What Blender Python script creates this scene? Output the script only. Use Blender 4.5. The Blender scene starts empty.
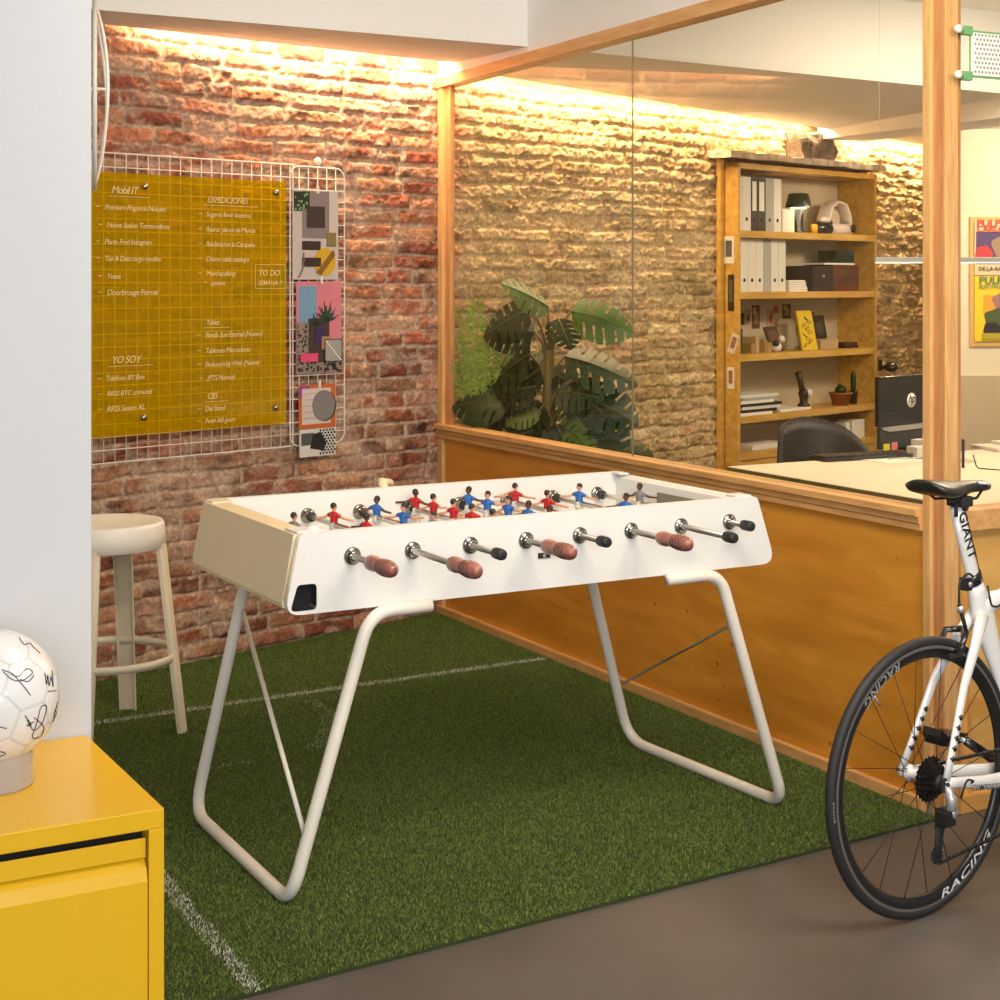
import bpy, bmesh, math, random
import numpy as np
from mathutils import Vector, Matrix

random.seed(7)
rng = np.random.default_rng(11)
SC = bpy.context.scene
COL = SC.collection
PI = math.pi

# ------------------------------------------------------------------ camera
cam_data = bpy.data.cameras.new('camera')
cam = bpy.data.objects.new('camera', cam_data)
COL.objects.link(cam)
cam.location = (0, 0, 1.53)
cam.rotation_euler = (PI / 2, 0, 0)
cam_data.sensor_width = 36
cam_data.lens = 36 * 1.62
cam_data.shift_y = -0.22
cam_data.clip_start = 0.05
cam_data.clip_end = 60
SC.camera = cam
SC.view_settings.view_transform = 'Standard'
SC.view_settings.look = 'None'
SC.view_settings.gamma = 1
SC.view_settings.use_curve_mapping = False
SC.view_settings.exposure = 0.35

# ------------------------------------------------------------------ world and lights
w = bpy.data.worlds.new('world'); SC.world = w
w.use_nodes = True
w.node_tree.nodes['Background'].inputs[0].default_value = (0.80, 0.88, 1.0, 1)
w.node_tree.nodes['Background'].inputs[1].default_value = 0.35

def area(name, loc, target, sx, sy, power, color):
    l = bpy.data.lights.new(name, 'AREA'); l.shape = 'RECTANGLE'
    l.size = sx; l.size_y = sy; l.energy = power; l.color = color
    o = bpy.data.objects.new(name, l); COL.objects.link(o)
    o.location = loc
    o.rotation_euler = (Vector(target) - Vector(loc)).to_track_quat('-Z', 'Y').to_euler()
    return o

DAY = (0.93, 0.96, 1.0)
WARM = (1.0, 0.74, 0.46)
NEUT = (1.0, 0.86, 0.68)
area('window_daylight', (0.8, -2.2, 2.1), (0.0, 4.5, 1.1), 3.2, 1.8, 130, DAY)
area('ceiling_panel_room', (1.7, 2.4, 2.80), (1.2, 2.9, 0), 1.2, 1.2, 62, NEUT)
area('ceiling_track', (0.5, 2.9, 2.66), (-0.3, 6.6, 1.9), 1.0, 0.25, 34, NEUT)  # unseen fill light, added to brighten the soffit front face
area('office_wall_washer', (3.4, 8.55, 2.36), (3.0, 9.5, 1.75), 0.7, 0.2, 22, NEUT)
area('office_ceiling_panel', (2.7, 6.6, 2.80), (2.6, 6.8, 0), 1.2, 1.2, 55, NEUT)

# frames -------------------------------------------------------------
def frame(ox, oy, ang):
    return Matrix.Translation((ox, oy, 0)) @ Matrix.Rotation(ang, 4, 'Z')
A_WALL = math.atan2(.716, .698)
A_PART = math.atan2(-.880, .475)
WALL = frame(-1.546, 6.137, A_WALL)        # x along brick wall, -y off the wall, z up
PART = frame(-.276, 7.44, A_PART)          # x along partition towards the camera, +y into the office
A_TAB = math.atan2(.487, .873)
A_BIKE = math.radians(36.3)
A_CAB = math.radians(29)

# ------------------------------------------------------------------ cove lighting along the brick wall
def cove(s0, s1, z0, z1, power, off=0.095):
    p0 = WALL @ Vector((s0, -off, z0)); p1 = WALL @ Vector((s1, -off, z1))
    l = bpy.data.lights.new('cove_strip_light', 'AREA'); l.shape = 'RECTANGLE'
    l.size = (p1 - p0).length; l.size_y = 0.09; l.energy = power; l.color = WARM
    o = bpy.data.objects.new('cove_strip_light', l); COL.objects.link(o)
    x = (p1 - p0).normalized(); z = Vector((0, 0, 1)); y = z.cross(x).normalized(); z = x.cross(y)
    m = Matrix((x, y, z)).transposed().to_4x4(); m.translation = (p0 + p1) / 2
    o.matrix_world = m
    return o
cove(0.20, 1.80, 2.545, 2.545, 29)
cove(1.90, 4.80, 2.520, 2.455, 41)
cove(5.15, 7.00, 2.440, 2.405, 30)

# ================================================================== materials
def srgb(r, g, b):
    f = lambda c: (c / 255 / 12.92) if c <= 10.3 else ((c / 255 + 0.055) / 1.055) ** 2.4
    return (f(r), f(g), f(b))

def mat(name, col, rough=0.5, metal=0.0, noise=0.0, nscale=20.0, bump=0.0, bscale=60.0, spec=0.5,
        emit=None, estr=0.0, coat=0.0, stretch=None):
    m = bpy.data.materials.new(name); m.use_nodes = True
    nt = m.node_tree; b = nt.nodes['Principled BSDF']
    b.inputs['Base Color'].default_value = (*col, 1)
    b.inputs['Roughness'].default_value = rough
    b.inputs['Metallic'].default_value = metal
    b.inputs['Specular IOR Level'].default_value = spec
    b.inputs['Coat Weight'].default_value = coat
    tc = None
    if noise or bump:
        tc = nt.nodes.new('ShaderNodeTexCoord')
        mp = nt.nodes.new('ShaderNodeMapping'); nt.links.new(tc.outputs['Object'], mp.inputs[0])
        if stretch: mp.inputs['Scale'].default_value = stretch
    if noise:
        n = nt.nodes.new('ShaderNodeTexNoise'); n.inputs['Scale'].default_value = nscale
        n.inputs['Detail'].default_value = 6
        nt.links.new(mp.outputs[0], n.inputs['Vector'])
        r = nt.nodes.new('ShaderNodeValToRGB')
        r.color_ramp.elements[0].position = 0.3; r.color_ramp.elements[1].position = 0.7
        r.color_ramp.elements[0].color = (*[c * (1 - noise) for c in col], 1)
        r.color_ramp.elements[1].color = (*[min(1, c * (1 + noise)) for c in col], 1)
        nt.links.new(n.outputs['Fac'], r.inputs[0]); nt.links.new(r.outputs[0], b.inputs['Base Color'])
    if bump:
        n2 = nt.nodes.new('ShaderNodeTexNoise'); n2.inputs['Scale'].default_value = bscale
        n2.inputs['Detail'].default_value = 4
        nt.links.new(mp.outputs[0], n2.inputs['Vector'])
        bp = nt.nodes.new('ShaderNodeBump'); bp.inputs['Strength'].default_value = bump
        bp.inputs['Distance'].default_value = 0.01
        nt.links.new(n2.outputs['Fac'], bp.inputs['Height']); nt.links.new(bp.outputs[0], b.inputs['Normal'])
    if emit:
        b.inputs['Emission Color'].default_value = (*emit, 1)
        b.inputs['Emission Strength'].default_value = estr
    return m

def wood(name, c1, c2, scale=3.0, stretch=(1, 8, 8), rough=0.4, knots=False):
    m = bpy.data.materials.new(name); m.use_nodes = True
    nt = m.node_tree; b = nt.nodes['Principled BSDF']; b.inputs['Roughness'].default_value = rough
    tc = nt.nodes.new('ShaderNodeTexCoord'); mp = nt.nodes.new('ShaderNodeMapping')
    mp.inputs['Scale'].default_value = stretch
    nt.links.new(tc.outputs['Object'], mp.inputs[0])
    n = nt.nodes.new('ShaderNodeTexNoise'); n.inputs['Scale'].default_value = scale
    n.inputs['Detail'].default_value = 8; n.inputs['Distortion'].default_value = 0.6
    nt.links.new(mp.outputs[0], n.inputs['Vector'])
    r = nt.nodes.new('ShaderNodeValToRGB')
    r.color_ramp.elements[0].position = 0.32; r.color_ramp.elements[1].position = 0.68
    r.color_ramp.elements[0].color = (*c1, 1); r.color_ramp.elements[1].color = (*c2, 1)
    nt.links.new(n.outputs['Fac'], r.inputs[0])
    out = r.outputs[0]
    if knots:
        v = nt.nodes.new('ShaderNodeTexVoronoi'); v.inputs['Scale'].default_value = 9.0
        nt.links.new(tc.outputs['Object'], v.inputs['Vector'])
        k = nt.nodes.new('ShaderNodeValToRGB')
        k.color_ramp.elements[0].position = 0.045; k.color_ramp.elements[1].position = 0.085
        k.color_ramp.elements[0].color = (0.30, 0.18, 0.12, 1); k.color_ramp.elements[1].color = (1, 1, 1, 1)
        nt.links.new(v.outputs['Distance'], k.inputs[0])
        mx = nt.nodes.new('ShaderNodeMix'); mx.data_type = 'RGBA'; mx.blend_type = 'MULTIPLY'
        mx.inputs[0].default_value = 0.75
        nt.links.new(out, mx.inputs[6]); nt.links.new(k.outputs[0], mx.inputs[7]); out = mx.outputs[2]
    nt.links.new(out, b.inputs['Base Color'])
    return m

def glass(name, tint=(0.93, 0.92, 0.88), refl=0.8, haze=None, hfac=0.0):
    m = bpy.data.materials.new(name); m.use_nodes = True
    nt = m.node_tree; nt.nodes.clear()
    o = nt.nodes.new('ShaderNodeOutputMaterial')
    t = nt.nodes.new('ShaderNodeBsdfTransparent'); t.inputs[0].default_value = (*tint, 1)
    g = nt.nodes.new('ShaderNodeBsdfGlossy'); g.inputs['Roughness'].default_value = 0.0
    g.inputs[0].default_value = (refl, refl, refl, 1)
    f = nt.nodes.new('ShaderNodeFresnel'); f.inputs[0].default_value = 1.45
    mx = nt.nodes.new('ShaderNodeMixShader')
    src = t.outputs[0]
    if haze:
        d = nt.nodes.new('ShaderNodeBsdfDiffuse'); d.inputs[0].default_value = (*haze, 1)
        m2 = nt.nodes.new('ShaderNodeMixShader'); m2.inputs[0].default_value = hfac
        nt.links.new(t.outputs[0], m2.inputs[1]); nt.links.new(d.outputs[0], m2.inputs[2]); src = m2.outputs[0]
    ge = nt.nodes.new('ShaderNodeNewGeometry'); iv = nt.nodes.new('ShaderNodeMath'); iv.operation = 'SUBTRACT'; iv.inputs[0].default_value = 1
    nt.links.new(ge.outputs['Backfacing'], iv.inputs[1])
    mu = nt.nodes.new('ShaderNodeMath'); mu.operation = 'MULTIPLY'
    nt.links.new(f.outputs[0], mu.inputs[0]); nt.links.new(iv.outputs[0], mu.inputs[1])
    nt.links.new(mu.outputs[0], mx.inputs[0]); nt.links.new(src, mx.inputs[1]); nt.links.new(g.outputs[0], mx.inputs[2])
    nt.links.new(mx.outputs[0], o.inputs[0])
    return m

def vcol_mat(name, rough=0.9, bump=0.5, bscale=90):
    m = bpy.data.materials.new(name); m.use_nodes = True
    nt = m.node_tree; b = nt.nodes['Principled BSDF']
    b.inputs['Roughness'].default_value = rough; b.inputs['Specular IOR Level'].default_value = 0.2
    a = nt.nodes.new('ShaderNodeAttribute'); a.attribute_name = 'Col'
    tc = nt.nodes.new('ShaderNodeTexCoord')
    n = nt.nodes.new('ShaderNodeTexNoise'); n.inputs['Scale'].default_value = bscale; n.inputs['Detail'].default_value = 5
    nt.links.new(tc.outputs['Object'], n.inputs['Vector'])
    r = nt.nodes.new('ShaderNodeValToRGB')
    r.color_ramp.elements[0].position = 0.3; r.color_ramp.elements[1].position = 0.72
    r.color_ramp.elements[0].color = (0.55, 0.5, 0.48, 1); r.color_ramp.elements[1].color = (1.25, 1.22, 1.2, 1)
    nt.links.new(n.outputs['Fac'], r.inputs[0])
    mx = nt.nodes.new('ShaderNodeMix'); mx.data_type = 'RGBA'; mx.blend_type = 'MULTIPLY'; mx.inputs[0].default_value = 0.8
    nt.links.new(a.outputs['Color'], mx.inputs[6]); nt.links.new(r.outputs[0], mx.inputs[7])
    nt.links.new(mx.outputs[2], b.inputs['Base Color'])
    bp = nt.nodes.new('ShaderNodeBump'); bp.inputs['Strength'].default_value = bump; bp.inputs['Distance'].default_value = 0.006
    nt.links.new(n.outputs['Fac'], bp.inputs['Height']); nt.links.new(bp.outputs[0], b.inputs['Normal'])
    return m

M = {}
M['white_wall'] = mat('white_wall', (0.60, 0.61, 0.62), 0.9, bump=0.05, bscale=30)
M['ceiling'] = mat('ceiling_white', (0.86, 0.85, 0.83), 0.9)
M['plaster'] = mat('cream_plaster', (0.72, 0.64, 0.50), 0.9, noise=0.04, nscale=3)
M['dado'] = mat('tan_dado', (0.50, 0.40, 0.28), 0.8, noise=0.04, nscale=3)
M['floor'] = mat('resin_floor', (0.112, 0.098, 0.088), 0.38, noise=0.16, nscale=2.2, bump=0.04, bscale=5, spec=0.4)
M['office_floor'] = mat('office_floor', (0.20, 0.17, 0.14), 0.5, noise=0.1, nscale=3)
M['ply'] = wood('amber_plywood', srgb(196, 128, 36), srgb(222, 154, 56), 2.2, (1.1, 9, 5), 0.38, knots=True)
M['ply2'] = wood('light_plywood', srgb(205, 150, 75), srgb(228, 180, 105), 2.2, (9, 1.1, 5), 0.4)
M['pine'] = wood('pine_frame', srgb(200, 148, 88), srgb(222, 174, 112), 4, (1.5, 12, 12), 0.4)
M['pine_v'] = wood('pine_post', srgb(200, 150, 92), srgb(224, 180, 120), 4, (14, 14, 1.2), 0.4)
M['pine_dk'] = wood('pine_post_dark', srgb(180, 122, 72), srgb(204, 150, 98), 4, (16, 16, 1.2), 0.4)
M['shelfwood'] = wood('shelf_plywood', srgb(180, 136, 58), srgb(208, 166, 86), 3, (1.2, 8, 8), 0.4)
M['glass'] = glass('partition_glass', (0.95, 0.93, 0.87), 0.8)
M['brick'] = vcol_mat('old_brick', 0.92, 0.9, 70)
M['turf_base'] = mat('turf_backing', srgb(46, 56, 20), 0.95)
M['turf_a'] = mat('turf_blade_dark', srgb(78, 98, 36), 0.55, spec=0.3)
M['turf_b'] = mat('turf_blade_mid', srgb(112, 136, 54), 0.55, spec=0.3)
M['turf_c'] = mat('turf_blade_olive', srgb(134, 134, 76), 0.6, spec=0.3)
M['turf_w'] = mat('turf_blade_white', srgb(214, 214, 196), 0.7)
M['tab_white'] = mat('table_white_lacquer', (0.76, 0.755, 0.735), 0.35)
M['tab_beige'] = mat('table_cream_steel', (0.80, 0.66, 0.43), 0.42)
M['leg'] = mat('cream_tube', (0.82, 0.77, 0.68), 0.35)
M['chrome'] = mat('chrome', (0.36, 0.34, 0.31), 0.16, 1.0)
M['steel'] = mat('brushed_steel', (0.72, 0.69, 0.64), 0.28, 1.0)
M['black_rub'] = mat('black_rubber', (0.018, 0.018, 0.018), 0.55)
M['black_gl'] = mat('black_gloss', (0.012, 0.012, 0.013), 0.22, coat=0.3)
M['black_mt'] = mat('black_matt', (0.02, 0.02, 0.02), 0.75)
M['grip'] = mat('reddish_wood_grip', srgb(150, 92, 80), 0.35, noise=0.25, nscale=40, coat=0.4)
M['grip_shade'] = mat('grip_groove_shade', srgb(84, 44, 38), 0.5)  # dark rings that paint the shade between the grip ridges
M['red'] = mat('red_shirt', srgb(186, 26, 30), 0.4)
M['blue'] = mat('blue_shirt', srgb(38, 100, 178), 0.4)
M['greysh'] = mat('grey_shirt', srgb(120, 120, 122), 0.5)
M['skin'] = mat('skin', srgb(206, 150, 118), 0.5)
M['skin_d'] = mat('skin_brown', srgb(98, 60, 44), 0.5)
M['hair'] = mat('hair_black', (0.015, 0.012, 0.01), 0.5)
M['short'] = mat('white_shorts', (0.72, 0.70, 0.66), 0.5)
M['stool'] = mat('cream_stool_steel', (0.72, 0.63, 0.47), 0.4)
M['stool_w'] = mat('cream_stool_seat', (0.80, 0.76, 0.68), 0.38)
M['yellow'] = mat('yellow_powder_coat', srgb(230, 178, 24), 0.32, bump=0.02, bscale=200, coat=0.15)
M['gap'] = mat('gap_shade', (0.01, 0.008, 0.005), 0.9)
M['ball'] = mat('white_ball_leather', (0.80, 0.79, 0.77), 0.3, coat=0.4)
M['ballseam'] = mat('ball_seam', (0.62, 0.60, 0.57), 0.6)
M['ink'] = mat('black_ink', (0.015, 0.015, 0.018), 0.5)
M['wire'] = mat('white_wire', (0.80, 0.74, 0.68), 0.45)
M['hoop'] = mat('grey_white_hoop', (0.62, 0.60, 0.56), 0.4)
M['tyre'] = mat('tyre_rubber', (0.020, 0.019, 0.019), 0.6, bump=0.1, bscale=300)
M['rim'] = mat('rim_grey_track', (0.34, 0.33, 0.32), 0.3, 0.8)
M['rimblack'] = mat('rim_black', (0.012, 0.012, 0.012), 0.3)
M['bikewhite'] = mat('bike_white_paint', (0.82, 0.81, 0.79), 0.2, coat=0.6)
M['carbon'] = mat('black_carbon', (0.014, 0.014, 0.015), 0.25, coat=0.4)
M['decal'] = mat('white_decal', (0.78, 0.78, 0.76), 0.4)
M['spoke'] = mat('spoke_dark', (0.05, 0.035, 0.03), 0.35, 0.7)
M['desk'] = mat('desk_white', (0.76, 0.71, 0.60), 0.35)
M['desk_edge'] = mat('desk_green_edge', srgb(96, 104, 66), 0.5)
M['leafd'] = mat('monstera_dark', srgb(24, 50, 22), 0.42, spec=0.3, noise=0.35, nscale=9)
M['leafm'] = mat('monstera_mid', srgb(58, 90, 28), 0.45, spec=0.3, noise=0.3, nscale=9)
M['leafl'] = mat('fern_light', srgb(122, 158, 44), 0.45, noise=0.2, nscale=9)
M['stem'] = mat('plant_stem', srgb(104, 96, 48), 0.6)
M['pot'] = mat('terracotta_pot', srgb(150, 84, 52), 0.8)
M['potw'] = mat('grey_planter', (0.35, 0.33, 0.3), 0.7)
M['soil'] = mat('soil', (0.03, 0.02, 0.014), 0.95)
M['paper'] = mat('paper', (0.74, 0.71, 0.65), 0.8)
M['binder'] = mat('white_binder', (0.66, 0.63, 0.58), 0.6)
M['binderg'] = mat('grey_binder', (0.36, 0.36, 0.34), 0.6)
M['binderb'] = mat('black_binder', (0.02, 0.018, 0.016), 0.5)
M['dkgreen'] = mat('dark_green_shade', (0.012, 0.022, 0.012), 0.35)
M['boxbrown'] = wood('brown_box_wood', srgb(66, 34, 18), srgb(96, 54, 28), 4, (1, 6, 6), 0.45)
M['boxdark'] = mat('dark_box', (0.022, 0.012, 0.01), 0.5)
M['pinkish'] = mat('pinkish_white', (0.70, 0.60, 0.54), 0.5)
M['stone'] = mat('rough_stone', (0.44, 0.36, 0.27), 0.95, noise=0.4, nscale=14, bump=1.0, bscale=30)
M['stone_dk'] = mat('dark_stone', (0.14, 0.105, 0.08), 0.95, noise=0.4, nscale=18, bump=1.0, bscale=40)
M['monitor'] = mat('monitor_back', (0.022, 0.023, 0.026), 0.3, coat=0.2)
M['monitor2'] = mat('monitor_lower', (0.055, 0.06, 0.066), 0.35)
M['silver'] = mat('silver', (0.55, 0.55, 0.55), 0.3, 0.6)
M['green'] = mat('green_clamp', srgb(112, 168, 108), 0.45)
M['perf'] = mat('white_perforated', (0.78, 0.78, 0.76), 0.5)
M['hole'] = mat('perforation_dark', (0.16, 0.16, 0.15), 0.8)
M['stickyy'] = mat('yellow_note', srgb(232, 216, 70), 0.8)
M['stickyp'] = mat('pink_note', srgb(232, 130, 140), 0.8)
M['tube'] = mat('lamp_tube', (0.8, 0.8, 0.8), 0.4, emit=(1, 0.97, 0.9), estr=1.4)
M['led'] = mat('led_strip', (0.8, 0.8, 0.8), 0.4, emit=(1, 0.68, 0.34), estr=4)
M['lampglow'] = mat('table_lamp_glow', (0.9, 0.9, 0.9), 0.4, emit=(1, 0.86, 0.62), estr=5)
M['clear'] = mat('clear_pinkish_plastic', (0.80, 0.72, 0.64), 0.12, coat=0.5)
M['clear'].node_tree.nodes['Principled BSDF'].inputs['Transmission Weight'].default_value = 0.55
def flat(name, r, g, b, rough=0.7):
    if name not in M: M[name] = mat(name, srgb(r, g, b), rough)
    return M[name]

def acrylic():
    m = bpy.data.materials.new('amber_acrylic'); m.use_nodes = True
    nt = m.node_tree; nt.nodes.clear()
    o = nt.nodes.new('ShaderNodeOutputMaterial')
    t = nt.nodes.new('ShaderNodeBsdfTransparent'); t.inputs[0].default_value = (0.96, 0.80, 0.08, 1)
    d = nt.nodes.new('ShaderNodeBsdfDiffuse'); d.inputs[0].default_value = (0.74, 0.53, 0.0, 1)
    g = nt.nodes.new('ShaderNodeBsdfGlossy'); g.inputs['Roughness'].default_value = 0.05
    a = nt.nodes.new('ShaderNodeMixShader'); a.inputs[0].default_value = 0.27
    b = nt.nodes.new('ShaderNodeMixShader'); b.inputs[0].default_value = 0.03
    nt.links.new(t.outputs[0], a.inputs[1]); nt.links.new(d.outputs[0], a.inputs[2])
    nt.links.new(a.outputs[0], b.inputs[1]); nt.links.new(g.outputs[0], b.inputs[2])
    nt.links.new(b.outputs[0], o.inputs[0])
    return m
M['acrylic'] = acrylic()

# ================================================================== mesh helpers
class MB:
    def __init__(self):
        self.v = []; self.f = []; self.mi = []; self.mats = []; self.sm = []
    def m(self, mt):
        mt = M[mt] if isinstance(mt, str) else mt
        if mt not in self.mats: self.mats.append(mt)
        return self.mats.index(mt)
    def add(self, vs, fs, mt, smooth=False):
        b = len(self.v); k = self.m(mt)
        self.v += [tuple(x) for x in vs]
        for f in fs:
            self.f.append([b + i for i in f]); self.mi.append(k); self.sm.append(smooth)
        return self
    def box(self, x0, x1, y0, y1, z0, z1, mt, bev=0.0, xf=None):
        bm = bmesh.new()
        bmesh.ops.create_cube(bm, size=1)
        for q in bm.verts:
            q.co = ((x0 + x1) / 2 + q.co.x * (x1 - x0), (y0 + y1) / 2 + q.co.y * (y1 - y0), (z0 + z1) / 2 + q.co.z * (z1 - z0))
        if bev:
            bmesh.ops.bevel(bm, geom=bm.edges[:], offset=bev, segments=2, affect='EDGES', profile=0.6)
        return self.bm(bm, mt, xf)
    def bm(self, bm, mt, xf=None, smooth=False):
        if xf is not None: bm.transform(xf)
        bm.verts.index_update()
        self.add([q.co[:] for q in bm.verts], [[q.index for q in f.verts] for f in bm.faces], mt, smooth)
        bm.free(); return self
    def tube(self, pts, r, mt, seg=10, closed=False, flat=None, smooth=True, cap=True):
        """r: float, list, or list of (ra, rb); flat: preferred direction for rb"""
        P = [Vector(p) for p in pts]; n = len(P)
        rs = r if isinstance(r, (list, tuple)) else [r] * n
        vs = []; up = Vector(flat) if flat else None
        prev = None
        for i in range(n):
            if closed: t = (P[(i + 1) % n] - P[i - 1])
            else: t = (P[min(i + 1, n - 1)] - P[max(i - 1, 0)])
            t.normalize()
            if up is not None: a = up.cross(t)
            elif prev is None:
                a = t.orthogonal()
            else: a = prev - t * prev.dot(t)
            if a.length < 1e-6: a = t.orthogonal()
            a.normalize(); prev = a
            c = t.cross(a)
            ra, rb = rs[i] if isinstance(rs[i], (list, tuple)) else (rs[i], rs[i])
            for k in range(seg):
                an = 2 * PI * k / seg
                vs.append(P[i] + a * (math.cos(an) * (rb if up is not None else ra)) + c * (math.sin(an) * (ra if up is not None else rb)))
        fs = []
        for i in range(n if closed else n - 1):
            j = (i + 1) % n
            for k in range(seg):
                l = (k + 1) % seg
                fs.append([i * seg + k, i * seg + l, j * seg + l, j * seg + k])
        if not closed and cap:
            fs.append([k for k in range(seg)][::-1]); fs.append([(n - 1) * seg + k for k in range(seg)])
        return self.add(vs, fs, mt, smooth)
    def lathe(self, prof, mt, o=(0, 0, 0), axis=(0, 0, 1), seg=24, smooth=True, sc=(1, 1)):
        q = Vector((0, 0, 1)).rotation_difference(Vector(axis).normalized())
        vs = []; fs = []
        for (r, z) in prof:
            for k in range(seg):
                an = 2 * PI * k / seg
                vs.append(q @ Vector((r * math.cos(an) * sc[0], r * math.sin(an) * sc[1], z)) + Vector(o))
        n = len(prof)
        for i in range(n - 1):
            for k in range(seg):
                l = (k + 1) % seg
                fs.append([i * seg + k, i * seg + l, (i + 1) * seg + l, (i + 1) * seg + k])
        if prof[0][0] > 1e-5: fs.append([k for k in range(seg)][::-1])
        if prof[-1][0] > 1e-5: fs.append([(n - 1) * seg + k for k in range(seg)])
        return self.add(vs, fs, mt, smooth)
    def ball(self, c, r, mt, seg=10, rings=6, xf=None):
        bm = bmesh.new(); bmesh.ops.create_uvsphere(bm, u_segments=seg, v_segments=rings, radius=1)
        r = r if isinstance(r, (list, tuple)) else (r, r, r)
        for q in bm.verts: q.co = (c[0] + q.co.x * r[0], c[1] + q.co.y * r[1], c[2] + q.co.z * r[2])
        return self.bm(bm, mt, xf, True)
    def prism(self, poly, d0, d1, mt, plane='xz', holes=()):
        """poly in plane extruded along the third axis from d0 to d1 (holes: list of polys)"""
        bm = bmesh.new(); loops = [poly] + list(holes); edges = []; rings = []
        for lp in loops:
            vv = [bm.verts.new((a, b, 0)) for a, b in lp]; rings.append(vv)
            for i in range(len(vv)): edges.append(bm.edges.new((vv[i], vv[(i + 1) % len(vv)])))
        bmesh.ops.triangle_fill(bm, edges=edges, use_beauty=True)
        bm.verts.index_update()
        n = len(bm.verts); base = [q.co.copy() for q in bm.verts]
        fs = [[q.index for q in f.verts] for f in bm.faces]
        ri = [[q.index for q in rr] for rr in rings]; bm.free()
        def put(c, d):
            return {'xz': (c.x, d, c.y), 'xy': (c.x, c.y, d), 'yz': (d, c.x, c.y)}[plane]
        vs = [put(c, d0) for c in base] + [put(c, d1) for c in base]
        F = [f[::-1] for f in fs] + [[i + n for i in f] for f in fs]
        for rr in ri:
            for i in range(len(rr)):
                a, b = rr[i], rr[(i + 1) % len(rr)]
                F.append([a, b, b + n, a + n])
        return self.add(vs, F, mt)
    def build(self, name, parent=None, xf=None, subsurf=0):
        me = bpy.data.meshes.new(name)
        vs = self.v
        if xf is not None: vs = [(xf @ Vector(q))[:] for q in vs]
        me.from_pydata([tuple(q) for q in vs], [], self.f)
        for mt in self.mats: me.materials.append(mt)
        me.polygons.foreach_set('material_index', self.mi)
        me.polygons.foreach_set('use_smooth', self.sm)
        me.update()
        bm = bmesh.new(); bm.from_mesh(me); bmesh.ops.recalc_face_normals(bm, faces=bm.faces); bm.to_mesh(me); bm.free()
        o = bpy.data.objects.new(name, me); COL.objects.link(o)
        if parent is not None: o.parent = parent
        if subsurf:
            s = o.modifiers.new('s', 'SUBSURF'); s.levels = subsurf; s.render_levels = subsurf
        return o

def rrect(x0, x1, y0, y1, r, n=5):
    P = []
    for cx, cy, a0 in ((x1 - r, y0 + r, -90), (x1 - r, y1 - r, 0), (x0 + r, y1 - r, 90), (x0 + r, y0 + r, 180)):
        for k in range(n + 1):
            a = math.radians(a0 + 90 * k / n); P.append((cx + r * math.cos(a), cy + r * math.sin(a)))
    return P

def rpoly(pts, r, n=5):
    """rounded polygon; r float or list"""
    N = len(pts); out = []
    rs = r if isinstance(r, (list, tuple)) else [r] * N
    for i in range(N):
        a, b, c = Vector(pts[i - 1]), Vector(pts[i]), Vector(pts[(i + 1) % N])
        d1 = (a - b).normalized(); d2 = (c - b).normalized(); rr = rs[i]
        if rr <= 0: out.append(b); continue
        ang = d1.angle(d2); t = min(rr / math.tan(ang / 2), (a - b).length * .48, (c - b).length * .48)
        p1 = b + d1 * t; p2 = b + d2 * t
        for k in range(n + 1):
            u = k / n
            out.append((1 - u) ** 2 * p1 + 2 * u * (1 - u) * b + u * u * p2)
    return out

def rpath(pts, r, n=8):
    out = [Vector(pts[0])]
    rs = r if isinstance(r, (list, tuple)) else [r] * len(pts)
    for i in range(1, len(pts) - 1):
        a, b, c = Vector(pts[i - 1]), Vector(pts[i]), Vector(pts[i + 1])
        d1 = (a - b).normalized(); d2 = (c - b).normalized(); rr = rs[i]
        ang = d1.angle(d2); t = rr / math.tan(ang / 2)
        p1 = b + d1 * t; p2 = b + d2 * t
        for k in range(n + 1):
            u = k / n
            out.append((1 - u) ** 2 * p1 + 2 * u * (1 - u) * b + u * u * p2)
    out.append(Vector(pts[-1])); return out

def thing(name, label, cat, xf=None, group=None, kind=None):
    o = bpy.data.objects.new(name, None); COL.objects.link(o)
    o.empty_display_size = 0.05
    if xf is not None: o.matrix_world = xf
    o['label'] = label; o['category'] = cat
    if group: o['group'] = group
    if kind: o['kind'] = kind
    return o
def tag(o, label=None, cat=None, group=None, kind=None):
    if label: o['label'] = label
    if cat: o['category'] = cat
    if group: o['group'] = group
    if kind: o['kind'] = kind
    return o
def struct(o, label=None):
    o['kind'] = 'structure'
    if label: o['label'] = label
    o['category'] = o.name.split('_')[0].split('.')[0]
    return o
def single(mb, name, label, cat, xf=None, group=None):
    """a thing that is one mesh, with its origin at its own place"""
    o = mb.build(name); 
    if xf is not None: o.matrix_world = xf
    return tag(o, label, cat, group)
def T(x, y, z=0.0, rz=0.0, base=None, rx=0.0, ry=0.0):
    m = Matrix.Translation((x, y, z)) @ Matrix.Rotation(rz, 4, 'Z') @ Matrix.Rotation(rx, 4, 'X') @ Matrix.Rotation(ry, 4, 'Y')
    return base @ m if base is not None else m

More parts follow.
